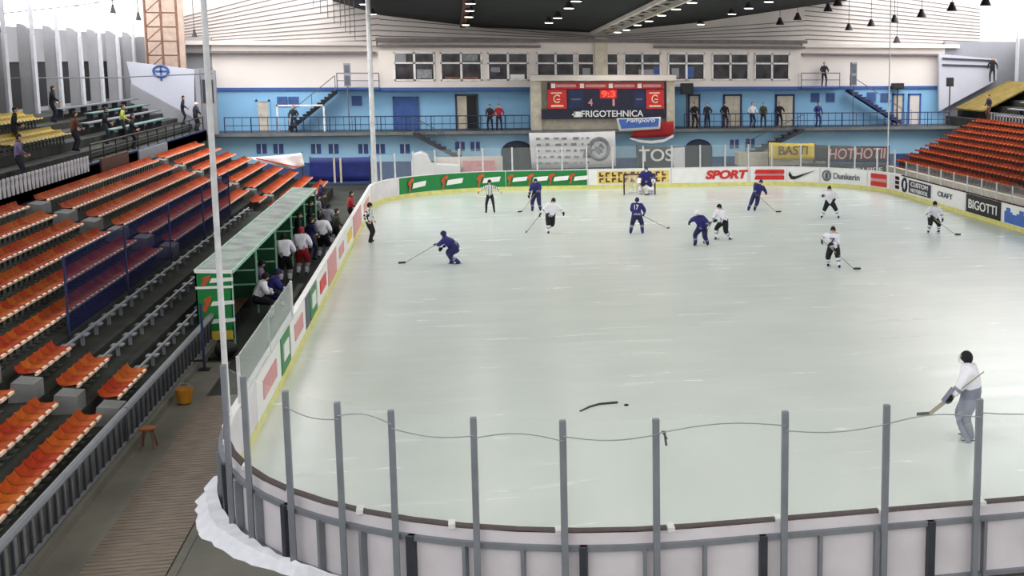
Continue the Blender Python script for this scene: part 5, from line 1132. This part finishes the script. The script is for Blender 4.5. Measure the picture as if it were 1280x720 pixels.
# spectators on the balcony
def BA(x, y, Y=YW-.35): q = atY(x, y, Y); return (q.x, Y, 3.28)
BAL = [('person in dark clothes with a red scarf on the left balcony', 613, 'p_dark', 'p_black', 'p_red', 0), ('person in a rust red jacket leaning on the left balcony railing', 624, 'p_red', 'p_dark', None, 0), ('person in black standing beside the loudspeaker stand', 868, 'p_black', 'p_black', None, 0), ('person in a dark suit between the two nearest beige doors', 884, 'p_dark', 'p_black', None, 0),
       ('person in black before the second beige door', 906, 'p_black', 'p_dark', None, 0), ('person in a white shirt on the right balcony', 940, 'p_white', 'p_dark', None, 0), ('person in an olive jacket on the right balcony', 954, 'p_olive', 'p_dark', None, 0), ('person in black with a pale collar before the third beige door', 974, 'p_black', 'p_black', None, 0), ('person in navy blue beside the blue post on the right balcony', 1022, 'tarp', 'tarp', None, 0),
       ('person in grey sitting height at the foot of the left black staircase', 368, 'p_dark', 'p_dark', None, 0)]
for k, (lb, x, tp, bt, tr_, d_) in enumerate(BAL):
    p = BA(x, 163); person(lb, p, 180+12*((k % 3)-1), h=1.74+.03*(k % 3), hip=.92, lean=5, hl=(-.22, .3, 1.05 if k % 2 else .9), hr=(.22, .3, 1.05 if k % 3 else .88), top=tp, bottom=bt, trim=tr_)
q = atY(1030, 108, YU-.55); person('person in dark clothes on the upper landing right of the windows', (q.x, YU-.5, 6.0), 180, h=1.76, hip=.92, lean=6, top='p_dark', bottom='p_black', hl=(-.2, .32, 1.0), hr=(.2, .32, 1.0))
# onlookers in the upper tiers
def T(x, y, X, z): q = atX(x, y, X); return (X, q.y, z)
TIER = [('person in dark clothes standing on the upper tier before the white parapet', 130, -15.45, 3.98, 'p_black', 'p_dark'), ('person in a dark coat among the yellow seats', 16, -16.5, 4.33, 'p_black', 'p_black'), ('person in black behind the yellow seats', 66, -17.9, 4.93, 'p_black', 'p_dark'), ('person in a brown jacket beside the yellow seats', 91, -15.5, 3.98, 'brown', 'p_dark'),
        ('person in a lime top standing by the tier railing', 152, -15.5, 3.98, 'lime', 'p_dark'), ('person in black leaning on the tier railing', 163, -14.85, 3.58, 'p_black', 'p_black'), ('person in a purple jacket near the picket railing', 18, -14.8, 3.58, 'cloth_purple', 'p_dark'), ('person in dark clothes with pale hood at the far end of the upper tier', 249, -14.8, 3.58, 'p_dark', 'p_black'), ('person in black at the far end of the upper tier beside the pole', 259, -15.5, 3.98, 'p_black', 'p_black')]
for k, (lb, x, X, z, tp, bt) in enumerate(TIER):
    q = ray(x, 150); Yv = min(X*q.y/q.x, 79.2); person(lb, (X, Yv, z), -80+10*(k % 4), h=1.74, hip=.92, lean=8, top=tp, bottom=bt, hl=(-.25, .25, .95), hr=(.25, .25, 1.0), head='cap' if k == 7 else 'hair', hcol='p_white' if k == 7 else 'hair')
q = atY(1244, 105, 81.5); person('person in black standing at the top of the right mustard cover', (q.x+.4, 82.9, 6.3), 150, h=1.85, hip=.94, lean=4, top='p_black', bottom='p_black')
q = atX(1212, 150, 35.6); person('person in dark clothes on the right upper tier behind the picket railing', (35.0, 76.6, 3.9), 95, h=1.75, hip=.92, lean=6, top='p_dark', bottom='brown')
